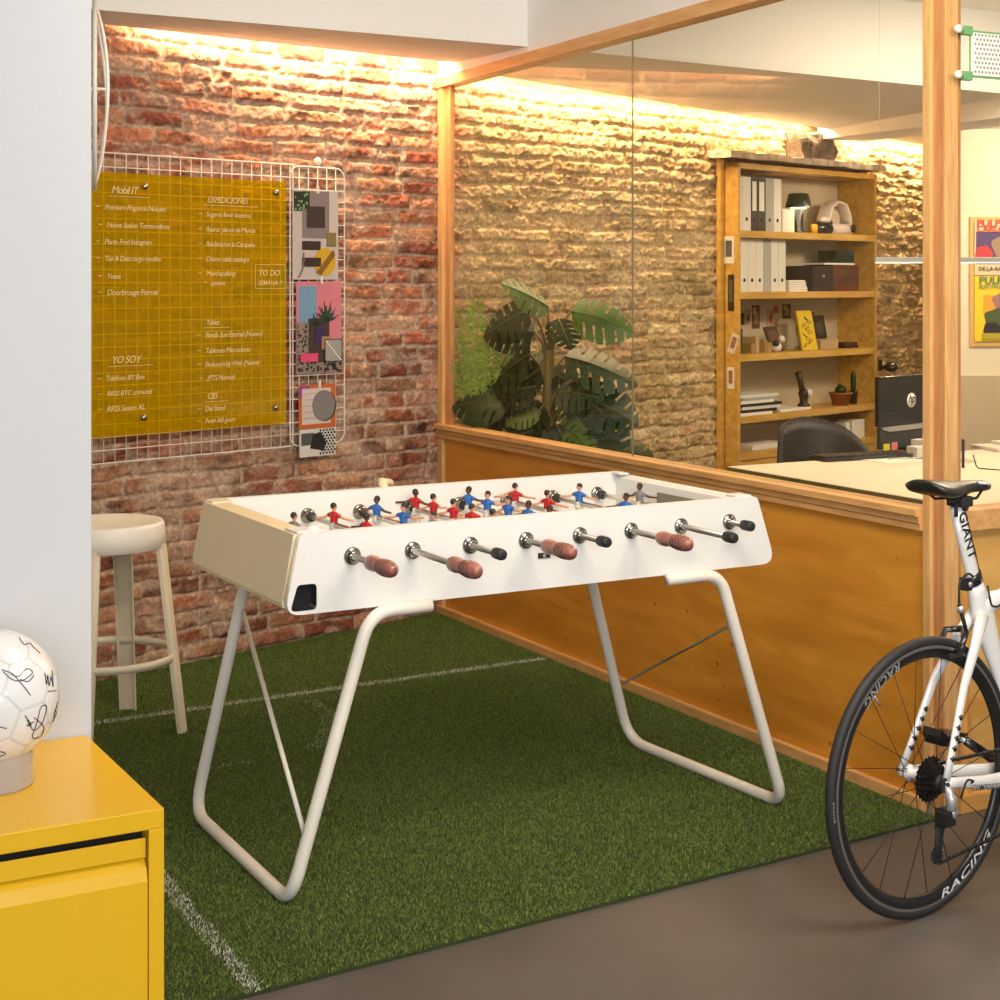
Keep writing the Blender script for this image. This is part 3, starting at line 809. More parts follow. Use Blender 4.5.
def figure(team, x, y, z, face, k):
    """small player, hips on the rod, arms held out sideways along the rod"""
    rr = random.Random(k)
    shirt = {'red': 'red', 'blue': 'blue', 'gr': 'greysh'}[team]
    sk = 'skin_d' if rr.random() < .3 else 'skin'
    f = face
    mb = MB()
    # legs and boots
    for sy, dx in ((-.0075, .004 * rr.choice([-1, 1])), (.0075, .003 * rr.choice([-1, 1]))):
        mb.tube([(0, sy, -.006), (dx * .6, sy, -.030), (dx, sy, -.050), (dx, sy, -.064)], [.0085, .0065, .0052, .0045], 'short' if team != 'blue' else 'short', 8)
        mb.tube([(dx, sy, -.036), (dx, sy, -.050), (dx, sy, -.064)], [.006, .0058, .0048], sk, 8)
        mb.ball((dx + f * .005, sy, -.067), (.010, .0055, .005), 'hair', 8, 5)
    mb.tube([(0, 0, -.018), (0, 0, -.010), (0, 0, .004), (0, 0, .010)], [(.012, .016), (.0125, .0165), (.0105, .013), (.010, .012)], 'short', 12, flat=(1, 0, 0))
    # shirt: waist to shoulders to neck
    mb.tube([(0, 0, .004), (0, 0, .012), (f * .001, 0, .022), (0, 0, .030), (0, 0, .034), (0, 0, .037)],
            [(.0105, .0125), (.0105, .0125), (.0115, .0155), (.0100, .0165), (.007, .011), (.0045, .005)], shirt, 12, flat=(1, 0, 0))
    for sg in (-1, 1):
        d1 = rr.uniform(-.006, .008) * f; dz = rr.uniform(-.016, -.004)
        sh = (0, sg * .0135, .029); ax = (.017 + d1) * (-sg); el = (ax, sg * .024, .022 + dz * .3); ha = (ax * 2.1, sg * .034, .026 + dz)
        m1 = [sh[i] * .45 + el[i] * .55 for i in range(3)]
        mb.tube([sh, m1], [.0062, .0055], shirt, 8)
        mb.tube([m1, el, ha], [.0042, .0038, .003], sk, 8)
        mb.ball(ha, (.004, .0048, .0032), sk, 6, 5)
    mb.tube([(0, 0, .034), (0, 0, .041)], .0045, sk, 8)
    # head: slightly egg shaped, nose, ears, hair cap
    mb.ball((0, 0, .0485), (.0085, .0075, .0105), sk, 12, 8)
    mb.ball((f * .0085, 0, .0478), (.002, .0015, .0022), sk, 6, 4)
    for sg in (-1, 1):
        mb.ball((0, sg * .0076, .048), (.002, .0012, .003), sk, 6, 4)
        mb.ball((f * .0075, sg * .003, .0505), (.0012, .0011, .0009), 'hair', 6, 4)
    mb.ball((f * .0078, 0, .0438), (.001, .0024, .0006), 'red', 6, 4)
    mb.ball((-f * .0015, 0, .0515), (.0092, .0084, .0096), 'hair', 12, 8)
    return mb.build('player_figure', None, Matrix.Translation((x, y, z)))
football_table()

# ================================================================== STOOL
def stool():
    r = thing('bar_stool', 'cream metal bar stool with ring footrest standing by the brick wall', 'stool', frame(-1.328, 5.47, math.radians(-3)))
    # four folded legs at the corners of the round seat
    Rt, Rb, zt = .150, .205, .70
    prof = [(.0, .165)]
    seat = MB()
    sp = [(0, .700), (.10, .702), (.150, .708), (.176, .716), (.187, .715), (.192, .705), (.194, .680), (.197, .632), (.193, .631), (.188, .680), (.15, .694), (0, .694)]
    seat.lathe(sp, 'stool_w', seg=48)
    seat.build('seat', r)
    corners = [(1, 0), (0, 1), (-1, 0), (0, -1)]
    for (cx, cy) in corners:
        mb = MB(); t = Vector((-cy, cx, 0)); n = Vector((cx, cy, 0))
        for zz0, zz1, rr0, rr1, w0, w1 in ((.64, .0, .188, .262, .034, .029),):
            vs = []
            for z, rr, wv in ((zz0, rr0, w0), (zz0 * .5, (rr0 + rr1) / 2, (w0 + w1) / 2), (zz1, rr1, w1)):
                c = n * rr
                for (a, b) in ((-1, 0), (-.62, 0.010), (.62, 0.010), (1, 0), (1, -.012), (.86, -.012), (.7, .002), (-.7, .002), (-.86, -.012), (-1, -.012)):
                    vs.append((c + t * (a * wv) + n * b) + Vector((0, 0, z)))
            N = 10; fs = []
            for i in range(2):
                for k in range(N): fs.append([i * N + k, i * N + (k + 1) % N, (i + 1) * N + (k + 1) % N, (i + 1) * N + k])
            fs.append(list(range(N))); fs.append([2 * N + k for k in range(N)])
            mb.add(vs, fs, 'stool')
        lg = mb.build('leg', r)
    P = [(.222 * math.cos(a), .222 * math.sin(a), .262) for a in [2 * PI * k / 48 for k in range(48)]]
    mb = MB(); vs = []
    for k in range(48):
        a = 2 * PI * k / 48
        for rr, z in ((.236, .250), (.236, .276), (.231, .276), (.231, .250)):
            vs.append((rr * math.cos(a), rr * math.sin(a), z))
    fs = []
    for k in range(48):
        for q in range(4):
            fs.append([k * 4 + q, k * 4 + (q + 1) % 4, ((k + 1) % 48) * 4 + (q + 1) % 4, ((k + 1) % 48) * 4 + q])
    mb.add(vs, fs, 'stool', True); mb.build('footrest', r)
stool()

# ================================================================== YELLOW CABINET
def cabinet():
    r = thing('filing_cabinet', 'yellow powder-coated steel cabinet at the left front corner of the photo', 'cabinet', CAB)
    W, D, H = .84, .457, .72
    t = .024
    mb = MB()
    mb.box(-W, 0, 0, D, H - .030, H, 'yellow', .002)
    mb.box(-t, 0, 0, D, 0.0, H - .030, 'yellow', .0015)
    mb.box(-W, -W + t, 0, D, 0.0, H - .030, 'yellow', .0015)
    mb.box(-W + t, -t, D - .01, D, 0.0, H - .03, 'yellow')
    mb.box(-W + t, -t, 0.01, D, 0.0, .03, 'yellow')
    mb.build('body', r)
    MB().box(-W + t, -t, .034, .07, .03, H - .032, 'gap').build('inner_back', r)  # near-black sheet standing in for the shade in the drawer gaps
    for i, (z0, z1) in enumerate(((.37, H - .030 - .013), (.035, .352))):
        d = MB()
        d.box(-W + t + .003, -t - .003, .006, .010, z1 - .030, z1, 'yellow', .001)
        # lower front leaning out with a soft shoulder
        pr = [(.014, z1 - .033), (.003, z1 - .044), (-.003, z1 - .064), (-.003, z0 + .004), (.0, z0), (.03, z0), (.03, z1 - .033)]
        d.prism(pr, -W + t + .003, -t - .003, 'yellow', 'yz')
        dr = d.build('drawer', r)
cabinet()

# ================================================================== FOOTBALL ON STAND
def signed_ball():
    c = Vector((-.817, 2.60, .861)); Rr = .107
    r0 = thing('ball_stand', 'clear ribbed plastic ring stand under the signed football', 'stand', Matrix.Translation((c.x, c.y, .72)))
    pr = [(.060, 0), (.066, 0), (.067, .004)]
    for k in range(5):
        z = .006 + k * .011
        pr += [(.0672, z), (.0655, z + .0045), (.0672, z + .009)]
    pr += [(.066, .064), (.060, .062), (.058, .05), (.058, 0)]
    MB().lathe(pr, 'clear', seg=48).build('ring', r0)
    r = thing('football', 'white football covered in black signatures on the yellow cabinet', 'ball', Matrix.Translation(c))
    ph = (1 + 5 ** .5) / 2
    ico = [Vector(v).normalized() for v in ((0, 1, ph), (0, -1, ph), (0, 1, -ph), (0, -1, -ph), (1, ph, 0), (-1, ph, 0), (1, -ph, 0), (-1, -ph, 0), (ph, 0, 1), (-ph, 0, 1), (ph, 0, -1), (-ph, 0, -1))]
    fc = []
    for i in range(12):
        for j in range(i + 1, 12):
            for k in range(j + 1, 12):
                if ico[i].angle(ico[j]) < 1.2 and ico[j].angle(ico[k]) < 1.2 and ico[i].angle(ico[k]) < 1.2: fc.append((ico[i] + ico[j] + ico[k]).normalized())
    rot = Matrix.Rotation(.5, 3, 'X') @ Matrix.Rotation(.35, 3, 'Z')
    cs = [rot @ v for v in ico] + [rot @ v for v in fc]; wt = [1.0] * 12 + [1.035] * 20   # hexes a bit larger
    cs = np.array([v[:] for v in cs]); wt = np.array(wt)
    ni, nj = 260, 131
    th, phv = np.meshgrid(np.linspace(0, 2 * PI, ni), np.linspace(0, PI, nj), indexing='ij')
    D = np.stack([np.sin(phv) * np.cos(th), np.sin(phv) * np.sin(th), np.cos(phv)], -1).reshape(-1, 3)
    dd = D @ cs.T * 1.0; ang = np.arccos(np.clip(dd, -1, 1)) / np.array([.95] * 12 + [1.05] * 20)
    srt = np.sort(ang, 1); e = np.clip((srt[:, 1] - srt[:, 0]) / .045, 0, 1)
    rad = Rr - .0016 * (1 - e) ** 2
    V = D * rad[:, None]
    base = np.array([.80, .79, .77]); seam = np.array([.60, .585, .56])
    col = base[None] * e[:, None] + seam[None] * (1 - e[:, None])
    mt = mat('football_leather', (.8, .8, .78), .3, coat=.4)
    a = mt.node_tree.nodes.new('ShaderNodeAttribute'); a.attribute_name = 'Col'
    mt.node_tree.links.new(a.outputs['Color'], mt.node_tree.nodes['Principled BSDF'].inputs['Base Color'])
    o = grid_object('ball_skin', V, ni, nj, mt, col); o.parent = r
    # signatures as thin ink strokes on the surface; local axes facing the camera
    vdir = (Vector((0, 0, 1.53)) - c).normalized()
    rt = Vector((0, 0, 1)).cross(vdir).normalized(); up = vdir.cross(rt)
    def stroke(mb, pts, w_):
        P = []
        for (x, y) in pts:
            d2 = x * x + y * y
            if d2 > .97: continue
            q = (rt * x + up * y + vdir * math.sqrt(1 - d2)).normalized() * (Rr + .0006)
            P.append(q)
        if len(P) > 1: mb.tube(P, w_, 'ink', 5)
    def smooth(pts, n=6):
        out = []
        P = [Vector(p) for p in pts]
        for i in range(len(P) - 1):
            a, b, c2, d = P[max(i - 1, 0)], P[i], P[i + 1], P[min(i + 2, len(P) - 1)]
            for k in range(n):
                t = k / n
                out.append(.5 * ((2 * b) + (-a + c2) * t + (2 * a - 5 * b + 4 * c2 - d) * t * t + (-a + 3 * b - 3 * c2 + d) * t ** 3))
        out.append(P[-1]); return [(q.x, q.y) for q in out]
    # coordinates in ball radii, x right, y up, matched to where the marks sit
    sigs = [
        [[(.40, .83), (.47, .72), (.55, .74), (.60, .68), (.66, .62), (.70, .58)]],
        [[(.15, .37), (.30, .30), (.45, .12), (.55, -.02)], [(.17, .34), (.3, .22), (.44, .2), (.58, .30), (.50, .36), (.38, .26), (.28, .30)], [(.40, .22), (.52, .18), (.60, .26)]],
        [[(.76, .28), (.78, .12), (.80, .25), (.82, .1), (.85, .22), (.88, .08), (.87, .32)], [(.80, .02), (.93, .02)]],
        [[(.50, -.36), (.60, -.52), (.72, -.42), (.78, -.2), (.70, -.2), (.64, -.42), (.58, -.62), (.70, -.62), (.74, -.48), (.60, -.34)], [(.47, -.30), (.56, -.44), (.50, -.44), (.60, -.40)]],
        [[(.95, -.15), (.92, -.25), (.93, -.32), (.90, -.38), (.88, -.46)], [(.94, -.2), (.90, -.3), (.90, -.42)]],
        [[(-.1, -.40), (.08, -.42), (.22, -.46)]],
        [[(-.1, -.80), (.05, -.86), (.2, -.82), (.1, -.78), (-.05, -.84)]],
        [[(-.5, .1), (-.35, .25), (-.2, .05), (-.3, -.1), (-.1, .12)]], [[(-.3, .6), (-.1, .7), (.02, .58), (-.12, .5)]],
    ]
    for s in sigs:
        mb = MB()
        for st in s: stroke(mb, smooth(st), .00075)
        if mb.v: mb.build('signature', o)
signed_ball()

# ================================================================== HOOP high on the left
def hoop():
    r = thing('wall_hoop', 'thin grey-white round hoop seen edge-on high beside the white wall', 'hoop')
    Y = 4.5; X = -.2502 * Y; zc = 1.53 + 184 / 1620 * Y; R = .258
    dirv = Vector((-.2502, 1, 0)).normalized(); side = Vector((dirv.y, -dirv.x, 0))
    c = Vector((X, Y, zc))
    def ring(Rr, bulge, rad, mtn):
        P = []
        for k in range(64):
            a = 2 * PI * k / 64
            P.append(c + dirv * (math.cos(a) * Rr) + Vector((0, 0, math.sin(a) * Rr)) + side * (bulge * (1 - abs(math.sin(a)) ** 2)))
        return MB().tube(P, rad, mtn, 8, closed=True)
    ring(R, 0.0, .0065, 'hoop').build('outer_rim', r)
    ring(R - .012, .034, .0045, 'wire').build('bowed_rim', r)
    MB().tube([c - side * .48 + Vector((0, 0, .02)), c + side * .032 + Vector((0, 0, .02))], .004, 'wire', 6).build('spoke', r)
hoop()

# ================================================================== WIRE GRID, ACRYLIC, CARDS
def wire_grid(name, s0, s1, z0, z1, off, rounded, label):
    r = MB(); pitch = .0495
    xf = WALL @ Matrix.Translation((s0, -off, z0))
    W, H = s1 - s0, z1 - z0
    fr = rrect(0, W, 0, H, .045 if rounded else .004, 5)
    r.tube([(x, 0, z) for x, z in fr], .0032, 'wire', 6, closed=True)
    k = pitch
    while k < W - .01:
        r.tube([(k, .002, 0), (k, .002, H)], .0025, 'wire', 5); k += pitch
    k = pitch
    while k < H - .01:
        r.tube([(0, -.001, k), (W, -.001, k)], .0025, 'wire', 5); k += pitch * .985
    return single(r, name, label, 'wire grid', xf)
wire_grid('wire_grid', -.62, .928, .836, 2.012, .045, False, 'wide white wire grid panel behind the yellow acrylic board')
wire_grid('wire_grid', .905, 1.200, .836, 2.006, .056, True, 'narrow white wire grid panel with rounded corners, behind the mood boards')
for s in (-.4, .45):
    pass
single(MB().lathe([(.008, 0), (.016, .004), (.018, .012), (.014, .02), (0, .024)], 'wire', (0, 0, 0), (0, -1, 0), 14), 'wall_hook', 'white knob fixing on the brick holding the top of the narrow wire grid', 'hook', T(1.06, -.035, 2.032, base=WALL))

def acrylic_board():
    r = thing('acrylic_board', 'translucent amber yellow acrylic board with handwritten lists on the wire grid', 'notice board', T(0, -.075, .94, base=WALL))
    mb = MB().box(-.55, .868, -.003, .002, 0, .996, 'acrylic', 0); b = mb.build('sheet', r)
    for s, z in ((.180, 1.888), (.812, 1.889), (.176, 1.003), (.809, 1.006)):
        MB().lathe([(.006, -.02), (.011, 0), (.013, .004), (.011, .012), (0, .014)], 'chrome', (s, -.003, z - .94), (0, -1, 0), 14).build('standoff_screw', r)
    inkw = flat('white_marker', 226, 204, 150)
    lines = [(.03, 1.858, 'Mobil IT', .05, 1), (.0, 1.795, 'Premium Fragancia Nubales', .036, 0), (.01, 1.728, 'Nueva Sesion Torremolinos', .036, 0),
             (.0, 1.665, 'Planta Fred Instagram', .036, 0), (.0, 1.602, 'Tax & Data cargo textiles', .036, 0), (.01, 1.535, 'Yoess', .036, 0), (.01, 1.473, 'Doorbrouge Formal', .04, 0),
             (.03, 1.215, 'YO SOY', .05, 1), (.005, 1.150, 'Telefono BY Box', .036, 0), (.01, 1.092, 'RRSS BTC comunal', .036, 0), (.01, 1.034, 'RRSS Sesion XL', .038, 0)]
    rlines = [(.515, 1.838, 'EXPEDICIONES', .042, 1), (.510, 1.782, 'Sogama llevar bocetos', .036, 0), (.510, 1.722, 'Retirar planos de Murcia', .036, 0), (.510, 1.664, 'Reubicacion la Campana', .036, 0),
              (.510, 1.604, 'Diseno tabla catalogo', .036, 0), (.510, 1.547, 'Merchandising', .036, 0), (.535, 1.510, 'gestion', .034, 0),
              (.510, 1.352, 'Tablet', .036, 1), (.505, 1.302, 'Banda Son Eternal (Nuevo)', .038, 0), (.505, 1.240, 'Tablones Mercadona', .038, 0), (.505, 1.186, 'Evolucion by Web (Nueva)', .036, 0), (.515, 1.132, '(PTS Nuevas)', .036, 0),
              (.515, 1.058, 'CES', .042, 1), (.505, 1.010, 'Del Stand', .036, 0), (.505, .962, 'Pedal 365 guion', .034, 0)]
    rr = random.Random(4)
    for grp, mxs in ((lines, .38), (rlines, .375)):
        for s, z, tx, sz, und in grp:
            s -= .045 if grp is rlines else -.004
            mbt = MB(); wmax = mxs
            sz *= .80; v, f = text_geo(tx, sz, .0, .25, .86)
            wd = max(q.x for q in v); k = min(1.0, wmax * .92 / wd)
            mbt.add([Vector((s + q.x * k, -.0042, z - .94 + q.y)) for q in v], f, inkw)
            if und: mbt.box(s - .01, s + wd * k + .05, -.0042, -.0038, z - .952, z - .9505, inkw)
            else: mbt.box(s - .035, s - .018, -.0042, -.0038, z - .93, z - .928, inkw)
            mbt.build('handwriting', r)
    mbt = MB()
    add_text(mbt, 'TO DO', .034, (.722, -.0042, 1.548 - .94), (1, 0, 0), (0, 0, 1), inkw, .004, .2)
    add_text(mbt, 'SEMANA !!', .026, (.722, -.0042, 1.510 - .94), (1, 0, 0), (0, 0, 1), inkw, .004, .2)
    for z in (1.495, 1.592): mbt.box(.708, .862, -.0042, -.0038, z - .94, z - .9385, inkw)
    for s in (.708, .862): mbt.box(s, s + .0015, -.0042, -.0038, 1.495 - .94, 1.592 - .94, inkw)
    mbt.build('handwriting', r)
acrylic_board()

def card(label, s0, s1, z0, z1, off, bg, parts, tilt=0.0, name='mood_board'):
    s0 -= .008; s1 -= .008
    r = thing(name, label, 'mood board', T(s0, -off, z0, base=WALL, ry=tilt))
    W, H = s1 - s0, z1 - z0
    MB().box(0, W, 0, .004, 0, H, bg).build('backing', r)
    y = -.0006
    for nm, kind, a, mt in parts:
        mb = MB()
        if kind == 'r': mb.box(a[0] * W, a[1] * W, y, 0.0, a[2] * H, a[3] * H, mt)
        elif kind == 'c':
            P = [(a[0] * W + a[2] * W * math.cos(t), a[1] * H + a[3] * H * math.sin(t)) for t in [2 * PI * k / 28 for k in range(28)]]
            mb.prism(P, y, 0.0, mt, 'xz')
        elif kind == 'p':
            mb.prism([(p[0] * W, p[1] * H) for p in a], y, 0.0, mt, 'xz')
        elif kind == 'leaf':
            x0, z0_, sz, nleaf, a0, a1 = a
            for k in range(nleaf):
                t = math.radians(a0 + (a1 - a0) * k / (nleaf - 1)); l = sz * (1.0 if 60 < math.degrees(t) < 120 else .85) * (0.8 + .3 * math.sin(k * 2.1)); d = Vector((math.cos(t), math.sin(t))); n2 = Vector((-d.y, d.x)) * .0035
                o0 = Vector((x0 * W, z0_ * H)); pts = [o0 - n2 * .4, o0 + d * l * .5 - n2, o0 + d * l, o0 + d * l * .5 + n2, o0 + n2 * .4]
                mb.prism([(p.x, p.y) for p in pts], y, 0.0, mt, 'xz')
        elif kind == 'strip':      # diagonal stripes a=(x0,x1,z0,z1,n)
            x0, x1, q0, q1, n = a
            X0, X1, Z0, Z1 = x0 * W, x1 * W, q0 * H, q1 * H
            for k in range(n):
                u0 = X0 + (X1 - X0) * (k / n); u1 = X0 + (X1 - X0) * ((k + .5) / n)
                mb.prism([(u0, Z0), (u1, Z0), (min(u1 + .0, X1), Z1), (u0, Z1)] if a[0] < 0 else [(u0, Z1), (u1, Z1), (X1, Z1 - (X1 - u1) / (X1 - X0) * (Z1 - Z0)), (X1, Z1 - (X1 - u0) / (X1 - X0) * (Z1 - Z0))], y, 0.0, mt, 'xz')
                mb.prism([(X0, Z1 - (k / n) * (Z1 - Z0)), (X0, Z1 - ((k + .5) / n) * (Z1 - Z0)), (X0 + (1 - (k + .5) / n) * (X1 - X0), Z0), (X0 + (1 - k / n) * (X1 - X0), Z0)], y, 0.0, mt, 'xz')
        elif kind == 'dots':       # speckles
            g = random.Random(int(a[4])); 
            for _ in range(int(a[5])):
                cx = a[0] + g.random() * (a[1] - a[0]); cz = a[2] + g.random() * (a[3] - a[2]); q = .004 + .006 * g.random(); t0 = g.random() * 3
                P = [(cx * W + q * math.cos(t0 + t) * (.5 + g.random() * .6), cz * H + q * math.sin(t0 + t) * (.5 + g.random() * .6)) for t in (0, 1.2, 2.5, 3.8, 5.0)]
                mb.prism(P, y, 0.0, mt, 'xz')
        elif kind == 'check':
            x0, x1, q0, q1, n, m_ = a
            for i in range(n):
                for j in range(m_):
                    cx = x0 + (i + (.5 if j % 2 else 0)) * (x1 - x0) / n + .01; cz = q0 + (j + .5) * (q1 - q0) / m_
                    if cx > x1 - .02: continue
                    dx = (x1 - x0) / n * .36; dz = (q1 - q0) / m_ * .5
                    mb.prism([((cx - dx) * W, cz * H), (cx * W, (cz - dz) * H), ((cx + dx) * W, cz * H), (cx * W, (cz + dz) * H)], y, 0.0, mt, 'xz')
        mb.build(nm, r); y -= .0006
    return r
F = flat
card('tall pale mood board with grey square, brown bars and gold disc, topmost of four', .920, 1.164, 1.532, 1.908, .066, F('marble_pale', 196, 184, 180), [
    ('grey_swatch', 'r', (.20, .80, .46, .99), F('swatch_grey', 134, 118, 120)), ('plant_photo', 'r', (.02, .36, .76, .98), F('foliage_dark', 30, 44, 26)),
    ('leaf_shapes', 'dots', (.05, .34, .77, .96, 3, 16), F('leaf_pale', 128, 160, 100)),
    ('dark_frame', 'r', (.30, .70, .58, .82), F('dark_plum', 60, 42, 38)), ('olive_swatch', 'r', (.74, .95, .37, .53), F('olive_sw', 128, 110, 62)),
    ('brown_bar', 'r', (.20, .60, .33, .43), F('bar_brown', 54, 30, 24)),
    ('gold_disc', 'c', (.70, .20, .235, .155), F('gold_disc', 204, 160, 26)), ('disc_shadow', 'p', [(.50, .08), (.60, .045), (.92, .27), (.90, .32), (.86, .33)], F('gold_dark', 128, 90, 20)),
    ('brown_bar', 'r', (.20, .60, .145, .245), F('bar_brown', 54, 30, 24)),
    ('marble_vein', 'p', [(.10, .02), (.13, .02), (.22, .12), (.24, .30), (.22, .30), (.20, .13)], F('vein', 128, 116, 112))])
card('pink mood board with blue window, palm leaf and patterned swatches, second from the top', .938, 1.181, 1.136, 1.524, .067, F('pink_board', 208, 122, 136), [
    ('blue_sky_photo', 'r', (.05, .44, .56, .95), F('sky_blue', 112, 152, 182)), ('terrazzo_swatch', 'r', (.0, 1, 0, .13), F('terrazzo', 140, 124, 116)),
    ('terrazzo_swatch', 'r', (.0, .32, .12, .56), F('terrazzo', 140, 124, 116)), ('speckles', 'dots', (.02, .30, .02, .54, 5, 60), F('speckle_dark', 48, 40, 38)),
    ('speckles', 'dots', (.30, .98, .01, .12, 6, 44), F('speckle_dark', 48, 40, 38)),
    ('dark_swatch', 'r', (.26, .72, .12, .60), F('umber', 62, 48, 42)), ('palm_leaf', 'leaf', (.66, .56, .085, 19, 15, 165), F('palm_green', 42, 66, 48)),
    ('palm_leaf', 'leaf', (.42, .52, .05, 8, 20, 170), F('palm_dark', 30, 46, 36)), ('pink_bar', 'r', (.08, .46, .13, .22), F('hot_pink', 216, 72, 116)),
    ('purple_swatch', 'r', (.40, .60, .32, .50), F('purple_sw', 52, 34, 92)), ('tan_swatch', 'r', (.54, .76, .26, .40), F('tan_sw', 166, 120, 82)),
    ('black_square', 'r', (.60, 1.0, .12, .37), F('ink_sq', 24, 22, 22)), ('white_stripes', 'strip', (.62, .98, .13, .36, 6), F('stripe_white', 214, 210, 202))])
card('orange mood board with lined paper and grey stone disc, third from the top', .952, 1.150, .905, 1.088, .066, F('orange_board', 190, 96, 44), [
    ('purple_corner', 'r', (.0, .28, .72, .99), F('violet_corner', 140, 70, 140)), ('paper_sheet', 'r', (.08, .86, .10, .92), F('lined_paper', 206, 190, 182)),
    ('paper_line', 'r', (.12, .46, .80, .81), F('line_grey', 150, 136, 130)), ('paper_line', 'r', (.12, .46, .66, .67), F('line_grey', 150, 136, 130)), ('paper_line', 'r', (.12, .46, .52, .53), F('line_grey', 150, 136, 130)),
    ('paper_line', 'r', (.12, .46, .38, .39), F('line_grey', 150, 136, 130)), ('paper_line', 'r', (.12, .60, .24, .25), F('line_grey', 150, 136, 130)),
    ('disc_shadow', 'c', (.70, .50, .30, .35), F('disc_sh', 62, 40, 34)), ('stone_disc', 'c', (.66, .52, .30, .35), F('stone_disc', 124, 120, 118))])
card('black and white patterned mood board, lowest on the narrow wire grid', .956, 1.150, .787, .903, .067, F('bw_white', 208, 204, 198), [
    ('grey_photo', 'r', (.04, .40, .42, .86), F('photo_grey', 78, 76, 76)), ('black_shape', 'p', [(.28, .30), (.66, .18), (.74, .46), (.56, .88), (.36, .80)], F('shape_black', 26, 26, 28)),
    ('diamond_pattern', 'check', (.56, 1.0, .04, .98, 5, 9), F('shape_black', 26, 26, 28))])
for nm, s, z in (('top', 1.04, 1.905), ('second', 1.06, 1.524), ('third', 1.05, 1.085)):
    single(MB().box(-.005, .005, -.004, .004, -.01, .022, 'wire', .001), 'clip', 'tiny white clip holding the %s mood board to the wire' % nm, 'clip', T(s, -.072, z, base=WALL))

# ================================================================== BOOKCASE
BC = T(3.962, 0, 0, base=WALL)
BW = 1.437
def bookcase():
    r = thing('bookcase', 'tall plywood bookcase with five shelves set into the office brick wall', 'bookcase', BC)
    t = .024; F0, Bk, H = -.12, .16, 2.175
    MB().box(0, t, F0, Bk, 0, H, 'shelfwood', .001).build('side_panel', r)
    MB().box(BW - t, BW, F0, Bk, 0, H, 'shelfwood', .001).build('side_panel', r)
    MB().box(0, BW, F0, Bk, H - .03, H, 'shelfwood', .001).build('top_panel', r)
    MB().box(t, BW - t, Bk - .012, Bk, 0, H, flat('shelf_back', 182, 166, 140)).build('back_panel', r)
    MB().box(-.045, -.012, -.035, -.005, 0, H + .03, 'shelfwood', .002).build('wall_batten', r)
    for z in SHELF:
        MB().box(t, BW - t, F0 + .001, Bk - .012, z - .038, z, 'shelfwood', .001).build('shelf', r)
    MB().box(t, BW - t, F0 + .01, F0 + .03, .02, SHELF[-1] - .038, 'shelfwood').build('cupboard_front', r)
SHELF = [1.803, 1.463, 1.118, .776, .572]
bookcase()
# stone lintel
def rock(sx, sy, sz, seed, mt, sub=3, amp=.16):
    bm = bmesh.new(); bmesh.ops.create_cube(bm, size=1)
    bmesh.ops.subdivide_edges(bm, edges=bm.edges[:], cuts=sub * 2, use_grid_fill=True)
    from mathutils import noise as ns
    for v in bm.verts:
        q = Vector((v.co.x * sx, v.co.y * sy, v.co.z * sz)); n_ = ns.noise_vector(q * 14 + Vector((seed, seed * 2, 0)))
        v.co = q + n_ * amp * min(sx, sy, sz)
    mb = MB(); mb.bm(bm, mt, None, False); return mb
bm = rock(1.60, .16, .035, 2, 'stone', 6, .35)
single(bm, 'stone_ledge', 'thin rough stone ledge along the top of the bookcase', 'ledge', T(4.66, -.07, 2.215, base=WALL))
bm = rock(.36, .12, .16, 9, 'stone_dk', 4, .30)
single(bm, 'stone_block', 'dark rough stone block on the ledge above the bookcase', 'stone', T(4.78, -.045, 2.30, base=WALL))

# things in the bookcase: positions in bookcase frame (x from left, y front negative)
def shelf_x(px):  # helper kept simple: fraction of width
    return px
def binder(x, z, w, h, d, mt, label, grp, hole=True, y=-.06):
    r = thing('ring_binder', label, 'binder', T(x, y, z, base=BC), grp)
    MB().box(0, w, 0, d, 0, h, mt, .002).build('cover', r)
    if hole:
        MB().lathe([(0, 0), (.011, 0), (.011, .001), (0, .001)], 'black_mt', (w / 2, 0, h * .22), (0, -1, 0), 14).build('finger_hole', r)
    if mt == 'binderb':
        MB().box(w * .18, w * .82, -.001, 0, h * .38, h * .92, 'paper').build('spine_label', r)
    return r
x = .035
tops = [('binder', 'white ring binder at the far left of the top shelf', .088), ('binder', 'white ring binder, second from the left on the top shelf', .080), ('binderb', 'black ring binder with white spine label, left one of the black pair', .060), ('binderb', 'black ring binder with white spine label, right one of the black pair', .075),
        ('binderg', 'grey ring binder right of the black pair on the top shelf', .075), ('binder', 'white ring binder beside the small white box on the top shelf', .075)]
for m_, lb, w_ in tops:
    binder(x, SHELF[0], w_, .305, .20, m_, lb, 'ring binders on the top shelf'); x += w_ + .003
x = .035
pos = ['far left', 'second from the left', 'third from the left', 'fourth from the left', 'fifth from the left, with a square label', 'sixth from the left', 'rightmost']
for i in range(7):
    binder(x, SHELF[1], .071, .300, .20, 'binder' if i not in (4,) else 'binderg', ('white' if i != 4 else 'greyish') + ' ring binder on the second shelf, ' + pos[i], 'ring binders on the second shelf', hole=(i != 4)); x += .0735
single(MB().box(0, .12, 0, .05, 0, .135, 'paper', .002), 'white_box', 'small bright white box between binders and lamp on the top shelf', 'box', T(.515, -.06, SHELF[0], base=BC))
